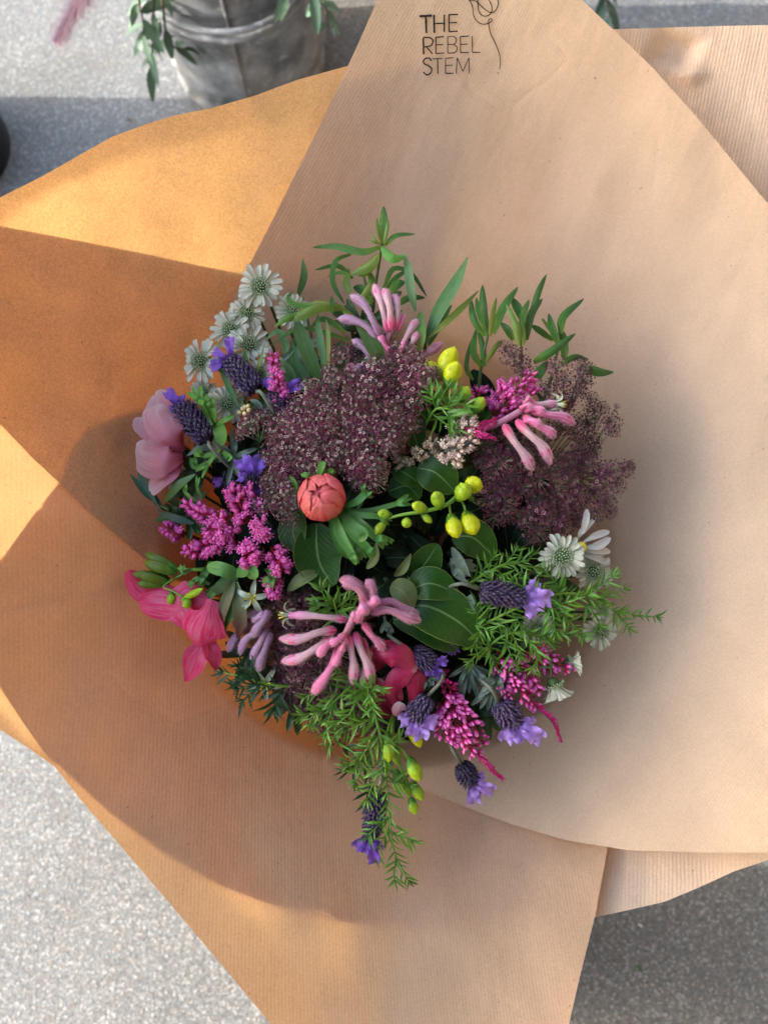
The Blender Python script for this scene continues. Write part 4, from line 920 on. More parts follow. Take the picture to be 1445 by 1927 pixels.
sp = scatter([(500, 1160), (560, 1140), (620, 1180), (640, 1250), (690, 1300), (700, 1370), (640, 1390), (570, 1350), (530, 1300), (500, 1240)], 44, -9, 27, seed=8, edge_h=4)
umbel('dark lace flower low behind the lower pink tubes', (590, 1260, -34), sp, 'umd', UD)
umbel('shadowed umbel under the magenta heath by the small rosette', (530, 1150, -24), [(520, 1145, -8, 26), (545, 1130, -9, 24), (500, 1170, -10, 24), (560, 1165, -10, 26), (585, 1125, -11, 22)], 'umd', UD)
# ---- kangaroo paws
paw('pink kangaroo paw at the top, its tubes fanned below the tallest sprig', (728, 668, -6), [
    ([(716, 632, 6), (700, 600, 12), (684, 572, 12), (660, 556, 9)], 23, dict(mat=K_lil)), ([(712, 640, 2), (690, 615, 6), (665, 603, 6), (637, 600, 3)], 24, dict(mat=K_lil)),
    ([(730, 625, 6), (722, 590, 12), (714, 560, 13), (704, 536, 9)], 22), ([(736, 622, 7), (734, 585, 14), (728, 560, 14), (722, 545, 11)], 24), ([(744, 618, 6), (748, 590, 11), (746, 568, 11), (738, 556, 8)], 22),
    ([(748, 622, 4), (756, 606, 7), (758, 592, 6)], 18, dict(mat=K_pink, name='bud')), ([(734, 660, 0), (722, 645, 4), (714, 628, 6)], 18, dict(mat=K_pink, name='bud')),
    ([(700, 675, -6), (684, 655, -3), (664, 640, -4)], 24, dict(mat=K_lil)), ([(702, 690, -8), (675, 690, -4), (652, 694, -5)], 26, dict(mat=K_dusk)), ([(690, 690, -2), (678, 692, 2), (664, 706, 1)], 22, dict(mat=K_lil, name='bud'))],
    stem=[(730, 700, -18), (730, 668, -4), (728, 640, 2), (738, 618, 5)])
paw('short rosy kangaroo paw tubes just above the yellow freesia', (780, 690, -10), [
    ([(752, 665, 0), (762, 640, 4), (774, 618, 5), (786, 602, 3)], 20), ([(766, 668, 0), (776, 645, 4), (786, 625, 4)], 18), ([(772, 688, -6), (800, 668, -3), (832, 646, -4)], 22, dict(mat=K_dusk)), ([(750, 672, 1), (757, 655, 6), (762, 640, 6)], 14, dict(mat=K_pink, name='bud'))])
paw('bright pink kangaroo paw at the right, four tubes pointing down', (930, 800, 0), [
    ([(948, 800, 8), (968, 832, 15), (988, 858, 15), (1002, 884, 10)], 26), ([(972, 792, 9), (998, 820, 17), (1020, 840, 17), (1036, 872, 12)], 27),
    ([(985, 784, 11), (1010, 800, 17), (1030, 810, 17), (1042, 822, 14)], 25, dict(mat=K_pink)), ([(1000, 772, 9), (1030, 780, 16), (1055, 784, 15), (1080, 798, 10)], 27, dict(mat=K_pink)),
    ([(985, 772, 10), (1008, 768, 17), (1024, 776, 17)], 20, dict(mat=K_pink, name='bud')), ([(985, 760, 10), (992, 752, 15), (996, 748, 14)], 13, dict(mat=K_pink, name='bud')),
    ([(978, 770, 12), (990, 762, 17), (1000, 765, 17)], 14, dict(mat=K_pink, name='bud')), ([(1000, 762, 6), (1022, 760, 11), (1045, 760, 12)], 20, dict(lobes=5, open=True)),
    ([(985, 790, 13), (1003, 792, 19), (1016, 800, 18)], 20, dict(mat=K_pink, name='bud'))],
    stem=[(870, 820, -6), (905, 808, 0), (940, 795, 6), (985, 770, 10)])
paw('largest kangaroo paw, dusky above and pale pink tubes hanging at lower centre', (660, 1180, -4), [
    ([(652, 1166, 6), (620, 1162, 13), (580, 1158, 14), (545, 1158, 12)], 20, dict(lobes=5, open=True)), ([(632, 1186, 8), (600, 1190, 15), (565, 1202, 15), (527, 1202, 9)], 27),
    ([(628, 1203, 8), (598, 1218, 16), (565, 1238, 16), (531, 1245, 9)], 27), ([(640, 1215, 10), (626, 1250, 19), (608, 1280, 18), (588, 1306, 10)], 27, dict(mat=K_pink)),
    ([(634, 1205, 12), (615, 1215, 19), (598, 1235, 18)], 24, dict(mat=K_pink, name='bud')), ([(648, 1195, 14), (635, 1205, 20), (622, 1212, 19)], 20, dict(mat=K_pink, name='bud')),
    ([(644, 1218, 14), (638, 1235, 21), (628, 1252, 19)], 20, dict(mat=K_pink, name='bud')), ([(650, 1205, 15), (646, 1215, 20), (643, 1224, 19)], 13, dict(mat=K_pink, name='bud')),
    ([(656, 1195, 8), (662, 1230, 14), (666, 1255, 14), (664, 1286, 8)], 24), ([(668, 1190, 7), (680, 1225, 13), (692, 1250, 13), (700, 1282, 8)], 26), ([(682, 1200, 4), (692, 1240, 8), (686, 1265, 8), (682, 1284, 5)], 22),
    ([(684, 1172, 8), (698, 1195, 14), (712, 1208, 13), (722, 1222, 9)], 22, dict(mat=K_pink)), ([(698, 1152, 8), (730, 1148, 14), (762, 1160, 13), (790, 1168, 8)], 26, dict(mat=K_dusk)),
    ([(704, 1145, 2), (735, 1132, 6), (765, 1150, 6), (786, 1162, 3)], 30, dict(mat=K_dusk)), ([(690, 1134, 12), (680, 1112, 20), (662, 1098, 20), (648, 1098, 16)], 34, dict(mat=K_dusk)),
    ([(690, 1118, 8), (670, 1095, 12), (640, 1092, 10)], 24, dict(mat=K_dusk)), ([(700, 1130, 14), (702, 1108, 21), (690, 1092, 19)], 24, dict(mat=K_dusk)),
    ([(672, 1166, 12), (680, 1150, 22), (692, 1140, 24)], 32, dict(mat=K_pink, name='bud')), ([(690, 1142, 16), (702, 1134, 24), (712, 1124, 25)], 26, dict(mat=K_pink, name='bud')),
    ([(660, 1172, 10), (664, 1160, 18), (670, 1152, 19)], 16, dict(mat=K_pink, name='bud'))],
    stem=[(640, 1210, 6), (652, 1190, 11), (662, 1170, 12), (685, 1142, 14)])
paw('lilac kangaroo paw in shade between the hot pink petals and the large paw', (500, 1180, -12), [
    ([(500, 1172, -2), (480, 1190, 4), (462, 1205, 4), (452, 1232, 0)], 22), ([(502, 1182, 0), (492, 1205, 6), (484, 1220, 5), (474, 1240, 1)], 22), ([(505, 1150, 2), (498, 1165, 8), (486, 1180, 8), (478, 1198, 4)], 24),
    ([(510, 1190, 0), (500, 1220, 6), (492, 1240, 6), (488, 1262, 2)], 25), ([(478, 1168, 0), (486, 1162, 6), (500, 1154, 5)], 20, dict(name='bud')), ([(470, 1170, -6), (450, 1190, -3), (430, 1225, -5)], 24), ([(490, 1150, -6), (462, 1160, -3), (440, 1180, -5)], 24)], mat=K_lil, stem=[(530, 1150, -18), (505, 1175, -6), (500, 1165, -2)])
def star(px, py, h, label, rot=0, tail=True):
    p = P(px, py, h * .001); t = thing('star_flower', label, 'flower', p)
    for k in range(5):
        a = rot + 2 * pi * k / 5; d = X3 * cos(a) + Y3 * sin(a)
        part('lobe', leaf([p, p + d * .006 + Z3 * .002, p + d * .0125 - Z3 * .002], .0019, Z3, cup=.4), K_in, t)
    for k in range(5):
        a = rot + .5 + 2 * pi * k / 5; d = X3 * cos(a) + Y3 * sin(a); part('anther', tube([p, p + d * .002 + Z3 * .003, p + d * .004 + Z3 * .006], .0004, 4), K_ant, t)
    stem_to_tie(t, p, K_dusk, .001)
star(476, 1125, 2, 'open pale green star with yellow anthers below the magenta heath', .2)
star(500, 1285, -3, 'half hidden pale star under the lilac tubes', 1.0)
# ---- lavenders
lavender((482, 735), (434, 680), 52, [(-1, -.7, 48, 18, .9), (-.1, -1, 52, 20, .6), (-1, .15, 44, 26, .3), (.4, -.3, 20, 18, .5)], 'upper left lavender with curled violet bracts, in front of grey masterworts', leavespec=[([(500, 790, -6), (485, 760, 0), (470, 752, 1)], 12), ([(505, 790, -6), (500, 765, -2), (505, 745, -2)], 10)])
lavender((392, 830), (342, 765), 54, [(-.7, -.8, 48, 24, .2), (-1, .1, 26, 20, .6), (-.2, -1, 28, 18, .9)], 'lavender beside the pale pink anemone, one bract flicked up', leavespec=[([(405, 850, -4), (380, 842, 2), (352, 858, 1)], 14), ([(420, 865, -6), (405, 835, -2), (408, 815, -2)], 8)])
lavender((482, 925), (474, 895), 34, [(-.5, -1, 44, 36, .2), (.4, -.9, 42, 34, .2), (-1, -.2, 28, 24, .3), (.4, .9, 34, 20, .4)], 'lavender showing mostly violet bracts, left of the speckled dome', h0=-4, h1=0)
lavender((545, 775), (515, 738), 46, [(1, -.4, 56, 26, .1), (-.3, -.7, 34, 28, .3), (.5, .3, 30, 22, .4)], 'lavender dark and low under the rosy heath spike', h0=-8, h1=-2)
lavender((904, 1110), (984, 1124), 50, [(1, -.75, 42, 30, .3), (1, .05, 56, 36, .3), (.7, .8, 46, 32, .3)], 'clearest lavender, lying level with lilac bracts to its right', L_pale, h0=8, h1=9, leavespec=[([(880, 1150, -4), (885, 1125, 2), (893, 1155, 2)], 14), ([(850, 1030, -6), (866, 1060, 2), (884, 1085, 3)], 18), ([(848, 1050, -6), (858, 1080, -2), (880, 1096, 0)], 14)])
lavender((775, 1225), (812, 1250), 44, [(1, -.15, 34, 20, .3), (.8, .9, 34, 20, .3), (.1, 1, 26, 20, .3)], 'dark lavender right of the crimson cup', h0=-2, h1=0)
lavender((805, 1310), (778, 1352), 48, [(-.7, .2, 30, 30, .3), (.3, 1, 44, 34, .3), (1, .3, 44, 34, .3), (-.2, 1, 40, 26, .5)], 'lavender between the crimson cup and the lower heath', L_pale, h0=2, h1=6)
lavender((938, 1322), (966, 1360), 54, [(-.4, 1, 42, 34, .3), (1, .6, 66, 36, .2), (.5, .9, 46, 34, .3), (1, .1, 44, 26, .3)], 'lavender at lower right with pale bracts spread on the paper', L_pale, h0=4, h1=6)
lavender((868, 1438), (886, 1470), 44, [(.2, 1, 50, 30, .4), (1, .5, 52, 28, .3), (.6, .9, 40, 24, .4), (.7, -.2, 30, 20, .5)], 'lavender below the tip of the lower heath', L_pale, h0=0, h1=2)
lavender((712, 1492), (698, 1570), 46, [(-.8, .7, 46, 24, .4), (.1, 1, 62, 26, .3), (-.4, 1, 46, 24, .4), (.4, .8, 40, 22, .3)], 'lowest lavender, hanging down beside the long fern', h0=4, h1=6)
lavender((835, 1190), (848, 1212), 34, [(.5, .9, 26, 20, .3), (-.2, 1, 22, 18, .3)], 'lavender nearly hidden under the largest broad leaf', h0=-14, h1=-12)
lavender((445, 905), (425, 900), 30, [(-.7, .2, 30, 22, .3), (.2, .9, 26, 20, .3)], 'lavender deep in shade above the magenta heath', h0=-20, h1=-18)
# ---- heaths
HP = [H_pink, H_tip]; HC = [H_cream, H_brown]
heather('big magenta heath of crowded spikes at the left', [
    ([(455, 1000, -4), (400, 975, 6), (350, 948, 8)], 25, 44), ([(470, 985, -2), (450, 945, 7), (432, 920, 8)], 26, 36), ([(450, 1020, -4), (400, 1028, 6), (346, 1040, 8)], 26, 44), ([(430, 1000, 2), (415, 1000, 9), (390, 1000, 10)], 24, 26),
    ([(500, 1010, -2), (496, 992, 8), (490, 980, 13)], 27, 34), ([(465, 1020, -2), (470, 1045, 8), (472, 1060, 12)], 26, 28), ([(510, 1030, -6), (525, 1055, 3), (530, 1075, 5)], 26, 30), ([(505, 1080, -8), (515, 1100, 0), (516, 1118, 2)], 22, 24),
    ([(500, 960, -4), (478, 930, 2), (468, 915, 3)], 17, 12)], 'hp', HP, size=17, base=(490, 1030, -20), forward=.9)
heather('small dim magenta spike beyond the left edge of the big heath', [([(345, 1010, -8), (325, 1000, -3), (305, 990, -3)], 20, 24)], 'hp', HP, size=13)
heather('single rosy heath spike right of the upper lavender', [([(532, 760, -4), (522, 715, 4), (513, 668, 4)], 20, 52)], 'hp', HP, size=12, forward=.7)
heather('pink heath above the right kangaroo paw, left of the ragged lace flower', [
    ([(930, 790, -6), (960, 745, 3), (1000, 705, 5)], 30, 52), ([(925, 780, -6), (940, 745, 2), (950, 722, 4)], 24, 28), ([(940, 790, -6), (980, 760, 3), (1010, 735, 4)], 24, 28), ([(905, 770, -10), (900, 750, -4), (905, 730, -3)], 22, 20)], 'hq', HP, size=12, spl=1.25, forward=.9)
heather('lower magenta heath of loose beads between two lavenders', [
    ([(835, 1300, -6), (858, 1360, 4), (895, 1420, 7)], 36, 80), ([(840, 1310, -6), (880, 1350, 4), (910, 1400, 5)], 28, 40), ([(825, 1320, -6), (835, 1370, 3), (860, 1400, 5)], 26, 34), ([(895, 1415, 6), (920, 1440, 8), (944, 1464, 5)], 10, 0)],
    'hb', HP, size=14, open_=False, forward=.8, spl=1.1)
heather('right-hand magenta heath of loose beads with a drooping crimson tip', [
    ([(940, 1235, -6), (965, 1280, 3), (1010, 1330, 5)], 30, 66), ([(935, 1250, -6), (945, 1280, 0), (960, 1310, 3)], 24, 30), ([(970, 1240, -5), (1000, 1280, 1), (1015, 1300, 3)], 22, 24), ([(1010, 1330, 4), (1040, 1358, 6), (1056, 1396, 3)], 9, 0)], 'hb', HP, size=13, open_=False, forward=.8, spl=1.1)
heather('short pink bead sprig behind the fern at right', [([(1000, 1215, -4), (1035, 1240, 2), (1075, 1262, 2)], 24, 36), ([(990, 1225, -8), (1020, 1250, -3), (1045, 1270, -3)], 18, 16)], 'hb', HP, size=13, open_=False, forward=.8, spl=1.1)
heather('dark red heath buds in shade right of the crimson cup', [([(820, 1262, -14), (840, 1285, -8), (850, 1300, -8)], 24, 22)], 'hk', [H_tip], size=12, open_=False)
def wisps(label, path, n, L0, base):
    b = P(*base[:2], base[2] * .001); t = thing('heath_tip', label, 'heather sprig', b, 'crimson heath tips'); ps = cr(pts(path), 60); gs = [tube(pts(path), lambda u: .0007 * (1.2 - u), 4)]
    for k in range(n):
        i = rnd.randrange(0, 59); T = (ps[i + 1] - ps[i]).normalized(); sd = T.cross(Z3).normalized(); d = (T * 1.2 + sd * rnd.uniform(-1, 1) + Z3 * rnd.uniform(-.4, 1)).normalized(); f = 1 - .5 * i / 60
        gs.append(leaf([ps[i], ps[i] + d * L0 * SC * f * .6, ps[i] + d * L0 * SC * f + T * .001], 1.6 * SC, Z3, nu=2, nv=3))
    part('young_leaves', join(gs), H_tip, t)
    stem_to_tie(t, b, H_stem, .0006)
wisps('feathery crimson tip of the lower heath', [(880, 1400, 4), (915, 1436, 9), (945, 1466, 6)], 60, 16, (870, 1390, -4))
wisps('thin crimson tip curling out of the right-hand heath', [(1000, 1320, 4), (1038, 1350, 7), (1056, 1396, 4)], 60, 12, (990, 1310, -4))
wisps('magenta wisp across the cream heath towards the right paw', [(935, 786, 8), (900, 806, 10), (880, 812, 9)], 50, 20, (950, 785, -2))
wisps('small magenta wisp over the cream heath', [(885, 812, 10), (905, 818, 13), (930, 826, 10)], 40, 14, (880, 810, 0))
heather('cream heath in the centre right, fading to straw at its left', [
    ([(850, 845, -4), (875, 810, 6), (885, 785, 8)], 24, 34), ([(835, 850, -4), (860, 845, 7), (895, 825, 9)], 24, 34), ([(840, 855, -6), (850, 862, 4), (870, 870, 5)], 18, 16), ([(850, 830, -6), (850, 815, 2), (860, 795, 4)], 16, 12)], 'hc', HC, size=14, stemm=G_greystem, open_=True, forward=.6, base=(840, 860, -18))
heather('straw-coloured heath heads left of the cream heath', [([(825, 860, -10), (800, 850, -3), (778, 850, -3)], 20, 22), ([(830, 850, -8), (815, 835, -1), (808, 828, 0)], 15, 12), ([(780, 880, -12), (760, 875, -8), (745, 860, -9)], 18, 16)], 'hs', [H_brown, H_cream], size=13, stemm=G_greystem, forward=.5)
# ---- freesias
freesia('yellow freesia with three fat buds and two green ones, upper right of the dome', (845, 760, -12), [(845, 770, -12), (840, 740, -4), (838, 712, 0)], [
    ((826, 716), (856, 654), 40, F_yel, dict(h0=2, h1=10, cal=F_grn)), ((840, 732), (860, 680), 38, F_yel, dict(h0=4, h1=14)), ((826, 708), (798, 684), 34, F_yel, dict(h0=0, h1=6)),
    ((862, 758), (882, 728), 27, F_grn, dict(h0=6, h1=10)), ((892, 778), (910, 748), 24, F_grn, dict(h0=6, h1=10)), ((800, 735), (826, 700), 24, F_grn, dict(h0=-6, h1=-2)), ((836, 760), (826, 722), 17, F_grn, dict(h0=0, h1=2))],
    stalks=[[(845, 770, -10), (862, 758, 6)], [(850, 785, -10), (875, 782, 4), (894, 776, 6)]])
freesia('green freesia spray arching across the centre, two yellow buds at its right', (880, 930, -14), [(905, 950, -16), (870, 930, 2), (840, 950, 10), (800, 962, 12), (760, 968, 12), (728, 976, 10)], [
    ((876, 925), (902, 902), 36, F_yel, dict(h0=6, h1=16)), ((860, 942), (880, 912), 33, F_grn, dict(h0=8, h1=20)), ((830, 958), (818, 926), 27, F_grn, dict(h0=10, h1=18)), ((806, 962), (776, 948), 22, F_grn, dict(h0=10, h1=16)),
    ((766, 974), (764, 992), 20, F_grn, dict(h0=10, h1=14)), ((738, 970), (711, 965), 19, F_grn, dict(h0=10, h1=13)), ((728, 978), (704, 1006), 18, F_grn, dict(h0=9, h1=10, calyx=False)),
    ((846, 966), (860, 1012), 32, F_yel, dict(h0=8, h1=14)), ((874, 962), (892, 1006), 38, F_yel, dict(h0=7, h1=14)), ((792, 964), (812, 984), 15, F_grn, dict(h0=9, h1=10))],
    stalks=[[(868, 930, 2), (876, 928, 6)], [(845, 946, 9), (846, 956, 8), (848, 968, 8)], [(862, 934, 5), (872, 950, 6), (876, 964, 7)]])
freesia('bottom freesia spray of hanging green buds beside the long fern', (740, 1340, -10), [(745, 1330, -12), (738, 1370, 0), (742, 1410, 4), (756, 1450, 6), (774, 1490, 6)], [
    ((728, 1378), (732, 1434), 27, F_grn, dict(h0=6, h1=12)), ((766, 1352), (792, 1406), 26, F_yel, dict(h0=2, h1=6, split=True)), ((768, 1424), (790, 1470), 29, F_grn, dict(h0=6, h1=12)), ((746, 1448), (752, 1494), 24, F_grn, dict(h0=4, h1=8)),
    ((774, 1470), (796, 1506), 22, F_grn, dict(h0=4, h1=7)), ((772, 1500), (782, 1532), 22, F_grn, dict(h0=5, h1=8)), ((742, 1396), (748, 1440), 22, F_grn, dict(h0=0, h1=3)), ((760, 1460), (770, 1500), 16, F_grn, dict(h0=0, h1=3))],
    stalks=[[(745, 1335, -8), (734, 1360, 2), (728, 1382, 6)], [(746, 1345, -8), (760, 1352, 2)], [(742, 1400, 4), (756, 1410, 6), (768, 1428, 6)]])
freesia('olive freesia buds at the far left above the hot pink petals', (400, 1070, -8), [(410, 1070, -10), (370, 1072, 0), (330, 1070, 2)], [
    ((335, 1072), (274, 1042), 24, F_olv, dict(h0=2, h1=8)), ((332, 1078), (272, 1058), 26, F_olv, dict(h0=4, h1=11)), ((320, 1095), (262, 1082), 22, F_olv, dict(h0=4, h1=11)), ((318, 1088), (250, 1080), 22, F_olv, dict(h0=0, h1=5)),
    ((318, 1098), (260, 1098), 22, F_olv, dict(h0=2, h1=8)), ((325, 1112), (322, 1138), 19, F_grn, dict(h0=8, h1=11)), ((352, 1122), (352, 1146), 20, F_grn, dict(h0=10, h1=13)), ((340, 1130), (382, 1108), 15, F_grn, dict(h0=9, h1=13, calyx=False))],
    stalks=[[(345, 1080, 2), (318, 1095, 4)], [(330, 1088, 4), (308, 1104, 9), (325, 1112, 9), (345, 1124, 10)]])
# ---- coral ranunculus bud
def ranunculus():
    c = P(605, 936, .016); R = 39 * SC; t = thing('ranunculus_bud', 'plump coral ranunculus bud, tightly furled, in the centre left', 'flower', c)
    top = (Z3 + X3 * -.12 + Y3 * .30).normalized(); M0 = frame(c, top)
    part('core', blob(c, R * .78, 16, 10, top), R_deep, t)
    petals = [(.0, .93, .95, -.22), (2.2, .96, .98, -.15), (4.2, .98, 1.0, -.1), (1.1, 1.0, 1.05, .02), (3.3, 1.02, 1.05, .05), (5.4, 1.03, 1.05, .0), (2.6, 1.05, 1.0, .3), (.4, 1.06, 1.0, .34), (4.7, 1.065, 1.0, .32)]
    for i, (a, s, wd_, drop) in enumerate(petals):
        Vs, Fs, UV = [], [], []; nu, nv_ = 12, 14
        for j in range(nv_ + 1):
            v = j / nv_; th = lerp(pi * .93, .20 + drop * 1.1, v)
            for k in range(nu + 1):
                u = k / nu * 2 - 1; hw = wd_ * (.5 + .55 * sin(pi * min(.8, v * .8 + .1))); ph = a + u * hw * (1 - .25 * v) + .35 * v
                tt = th + .30 * u * u * v * v + .09 * u * v
                r = R * s * (1 + .012 * sin(u * 9 + i) + .015 * v * u * u) * (1 + .03 * max(0, v - .8) * 5 * (u * u))
                p = M0 @ V((r * sin(tt) * cos(ph), r * sin(tt) * sin(ph), r * cos(tt) * .98 - (R * .16 if tt < .5 else 0) * max(0, 1 - tt / .5)))
                Vs.append(p); UV.append((k / nu, v))
        for j in range(nv_):
            for k in range(nu): q = j * (nu + 1) + k; Fs.append([q, q + 1, q + nu + 2, q + nu + 1])
        o = part('petal', (Vs, Fs, UV), R_pet, t)
        sm = o.modifiers.new('thick', 'SOLIDIFY'); sm.thickness = .0004; sm.offset = 1
    for k in range(5):
        a = 2 * pi * k / 5; d = M0.to_3x3() @ V((cos(a), sin(a), 0))
        part('sepal', leaf([c - top * R * .95, c - top * R * .7 + d * R * .8, c - top * R * .2 + d * R * 1.12], R * .3, d, cup=-.2), G_lime, t)
    stem_to_tie(t, c - top * R, G_stem, .0022, -top)
ranunculus()
# feathery collar leaf beside it
def collar(label, cx, cy, h, lobes, mat, wd=9, group=None, name='cut_leaf'):
    b = P(cx, cy, h * .001); t = thing(name, label, 'foliage', b, group)
    for (path, w_, subs) in lobes:
        part('leaf_lobe', leaf(pts(path), w_ * SC * .5, tilt(rnd.uniform(-.3, .3), rnd.uniform(0, .5)), cup=.25, wf=wf_strap), mat, t)
        a, b2 = path[len(path) // 2], path[-1]; dx, dy = b2[0] - a[0], b2[1] - a[1]
        for s in subs:
            x0, y0 = a[0] + dx * .1, a[1] + dy * .1
            ca, sa = cos(s), sin(s); ex, ey = (dx * ca - dy * sa) * .85, (dx * sa + dy * ca) * .85
            part('leaf_lobe', leaf(pts([(x0, y0, a[2]), (x0 + ex * .5, y0 + ey * .5, a[2] + 3), (x0 + ex, y0 + ey, b2[2] - 1)]), w_ * SC * .4, tilt(rnd.uniform(-.3, .3), .2), cup=.25, wf=wf_strap), mat, t)
    stem_to_tie(t, b, G_stem, .0014)
collar('feathery cut collar of green lobes right of the coral bud', 645, 970, 6, [
    ([(630, 968, 4), (640, 1000, 10), (660, 1040, 9), (676, 1060, 5)], 16, (.35,)), ([(640, 968, 4), (660, 1000, 12), (690, 1030, 11), (705, 1048, 6)], 15, (.3, -.3)),
    ([(622, 972, 2), (628, 1005, 6), (642, 1035, 6), (660, 1052, 2)], 13, ()), ([(648, 966, 4), (680, 985, 12), (705, 1010, 11), (730, 1025, 7)], 14, (.4, -.35)),
    ([(648, 960, 4), (680, 970, 10), (712, 972, 9), (738, 980, 4)], 12, (.4, -.35)), ([(645, 955, 4), (670, 945, 10), (688, 930, 9), (700, 928, 5)], 14, (.4, -.4)),
    ([(650, 958, 0), (690, 962, 4), (740, 950, 4), (775, 938, 0)], 10, (.35, -.3)), ([(645, 965, 6), (665, 990, 16), (685, 1004, 18), (676, 1018, 15)], 17, ()),
    ([(655, 970, 2), (700, 1000, 6), (725, 1012, 4), (742, 1018, 0)], 8, (.4,)), ([(672, 960, 2), (684, 930, 8), (678, 905, 6)], 8, (.4,)), ([(640, 962, 0), (665, 1020, 4), (690, 1050, 2)], 12, (.3,))], G_cut)
collar('tiny lime leaves just above the coral bud', 610, 890, 4, [([(590, 905, 4), (580, 895, 10), (566, 893, 8)], 10, ()), ([(600, 895, 8), (605, 878, 12), (608, 868, 11)], 14, ()), ([(608, 892, 6), (622, 885, 10), (632, 890, 8)], 8, (.5,)), ([(560, 930, 2), (555, 910, 5), (545, 895, 4)], 8, ())], G_lime, group=None)
collar('bright lime lobed leaves above the anemone lavender', 400, 800, 4, [
    ([(395, 790, 0), (380, 760, 6), (362, 728, 5)], 11, (.5, -.4)), ([(400, 790, 2), (392, 765, 8), (378, 745, 8)], 12, (.5, -.5)), ([(405, 795, 2), (402, 770, 8), (392, 748, 8)], 10, (.4, -.4)), ([(408, 800, 0), (416, 815, 4), (418, 838, 2)], 26, ()), ([(405, 800, 0), (425, 790, 4), (440, 782, 2)], 10, ())], G_lime)
collar('green lobed leaves below the anemone lavender', 400, 870, 0, [
    ([(415, 845, 0), (395, 870, 5), (380, 900, 3)], 9, (.6,)), ([(410, 850, 0), (385, 858, 4), (365, 850, 3)], 10, (.4, -.3)), ([(420, 850, 0), (432, 862, 5), (430, 865, 4)], 12, ()), ([(410, 860, -4), (370, 880, -1), (358, 860, -2)], 10, (.4,)),
    ([(372, 945, 0), (352, 930, 4), (340, 905, 3)], 7, (.4,)), ([(380, 940, 0), (372, 920, 4), (370, 895, 3)], 6, (.3,))], G_lime)
collar('grey-green curling leaves around the olive freesia stalks', 440, 1080, 0, [
    ([(450, 1085, 2), (420, 1072, 10), (390, 1066, 8)], 26, ()), ([(445, 1080, 4), (470, 1072, 10), (480, 1090, 8)], 26, ()), ([(400, 1060, 0), (385, 1080, 6), (378, 1105, 4)], 14, (.3,)), ([(395, 1100, 4), (370, 1090, 9), (358, 1108, 8)], 10, (.5,)),
    ([(500, 1070, 2), (515, 1085, 6), (500, 1105, 4)], 14, (.6, -.5)), ([(360, 1070, 2), (345, 1078, 7), (340, 1062, 6)], 8, (.5,)), ([(430, 1080, 0), (405, 1110, 2), (385, 1135, 0)], 14, ())], G_cut)
# ---- anemones
def petals(name, label, base, plist, mat, stemmat=None, group=None, stemr=.002, extra=None):
    b = P(base[0], base[1], base[2] * .001); t = thing(name, label, 'flower', b, group)
    for q in plist:
        o = dict(wf=wf_petal, cup=.4, nu=10, nv=16, ruf=.06); o.update(q[2] if len(q) > 2 else {}); up = tilt(*o.pop('tilt', (0, .2))); m = o.pop('mat', mat)
        part('petal', leaf(pts(q[0]), q[1] * SC * .5, up, **o), m, t)
    if extra: extra(t)
    stem_to_tie(t, b, stemmat or G_stem, stemr)
    return t
petals('anemone_flower', 'pale pink anemone cup seen from the side at the far left', (345, 850, 0), [
    ([(342, 845, -2), (330, 805, 2), (308, 770, 1), (292, 742, -1)], 66, dict(cup=.35, tilt=(-.4, .1))), ([(340, 845, 2), (305, 830, 6), (268, 800, 5), (270, 785, 3)], 36, dict(cup=.3, tilt=(-.5, .3))),
    ([(344, 850, 4), (322, 820, 18), (300, 780, 16), (304, 760, 11)], 72, dict(cup=-.45, tilt=(.1, .2))), ([(344, 856, 4), (315, 858, 17), (278, 850, 15), (256, 838, 8)], 96, dict(cup=-.42, tilt=(-.1, .1))),
    ([(342, 866, 2), (325, 890, 7), (300, 908, 6), (284, 926, 2)], 40, dict(cup=.25, tilt=(.3, .5)))], A_pale)
petals('anemone_flower', 'hot pink anemone with large wilting petals at the lower left', (400, 1140, -2), [
    ([(400, 1130, -2), (330, 1118, 3), (270, 1112, 4), (242, 1074, 3)], 44, dict(cup=-.4, tilt=(-.1, .6))), ([(385, 1145, 2), (345, 1140, 9), (300, 1132, 11), (262, 1130, 7)], 68, dict(cup=-.3, tilt=(.1, .2), ruf=.1)),
    ([(390, 1130, 3), (350, 1120, 8), (360, 1150, 8), (378, 1180, 4)], 86, dict(cup=-.3, tilt=(0, .2))), ([(400, 1128, 8), (385, 1160, 17), (372, 1195, 15), (374, 1216, 9)], 92, dict(cup=-.5, tilt=(-.15, .1))),
    ([(385, 1205, 3), (372, 1232, 7), (362, 1255, 5), (350, 1283, 1)], 48, dict(wf=wf_lance, cup=.25)), ([(385, 1190, 0), (396, 1220, 3), (404, 1240, 2), (408, 1262, -1)], 34, dict(wf=wf_lance, cup=.25, tilt=(.6, .1)))], A_hot)
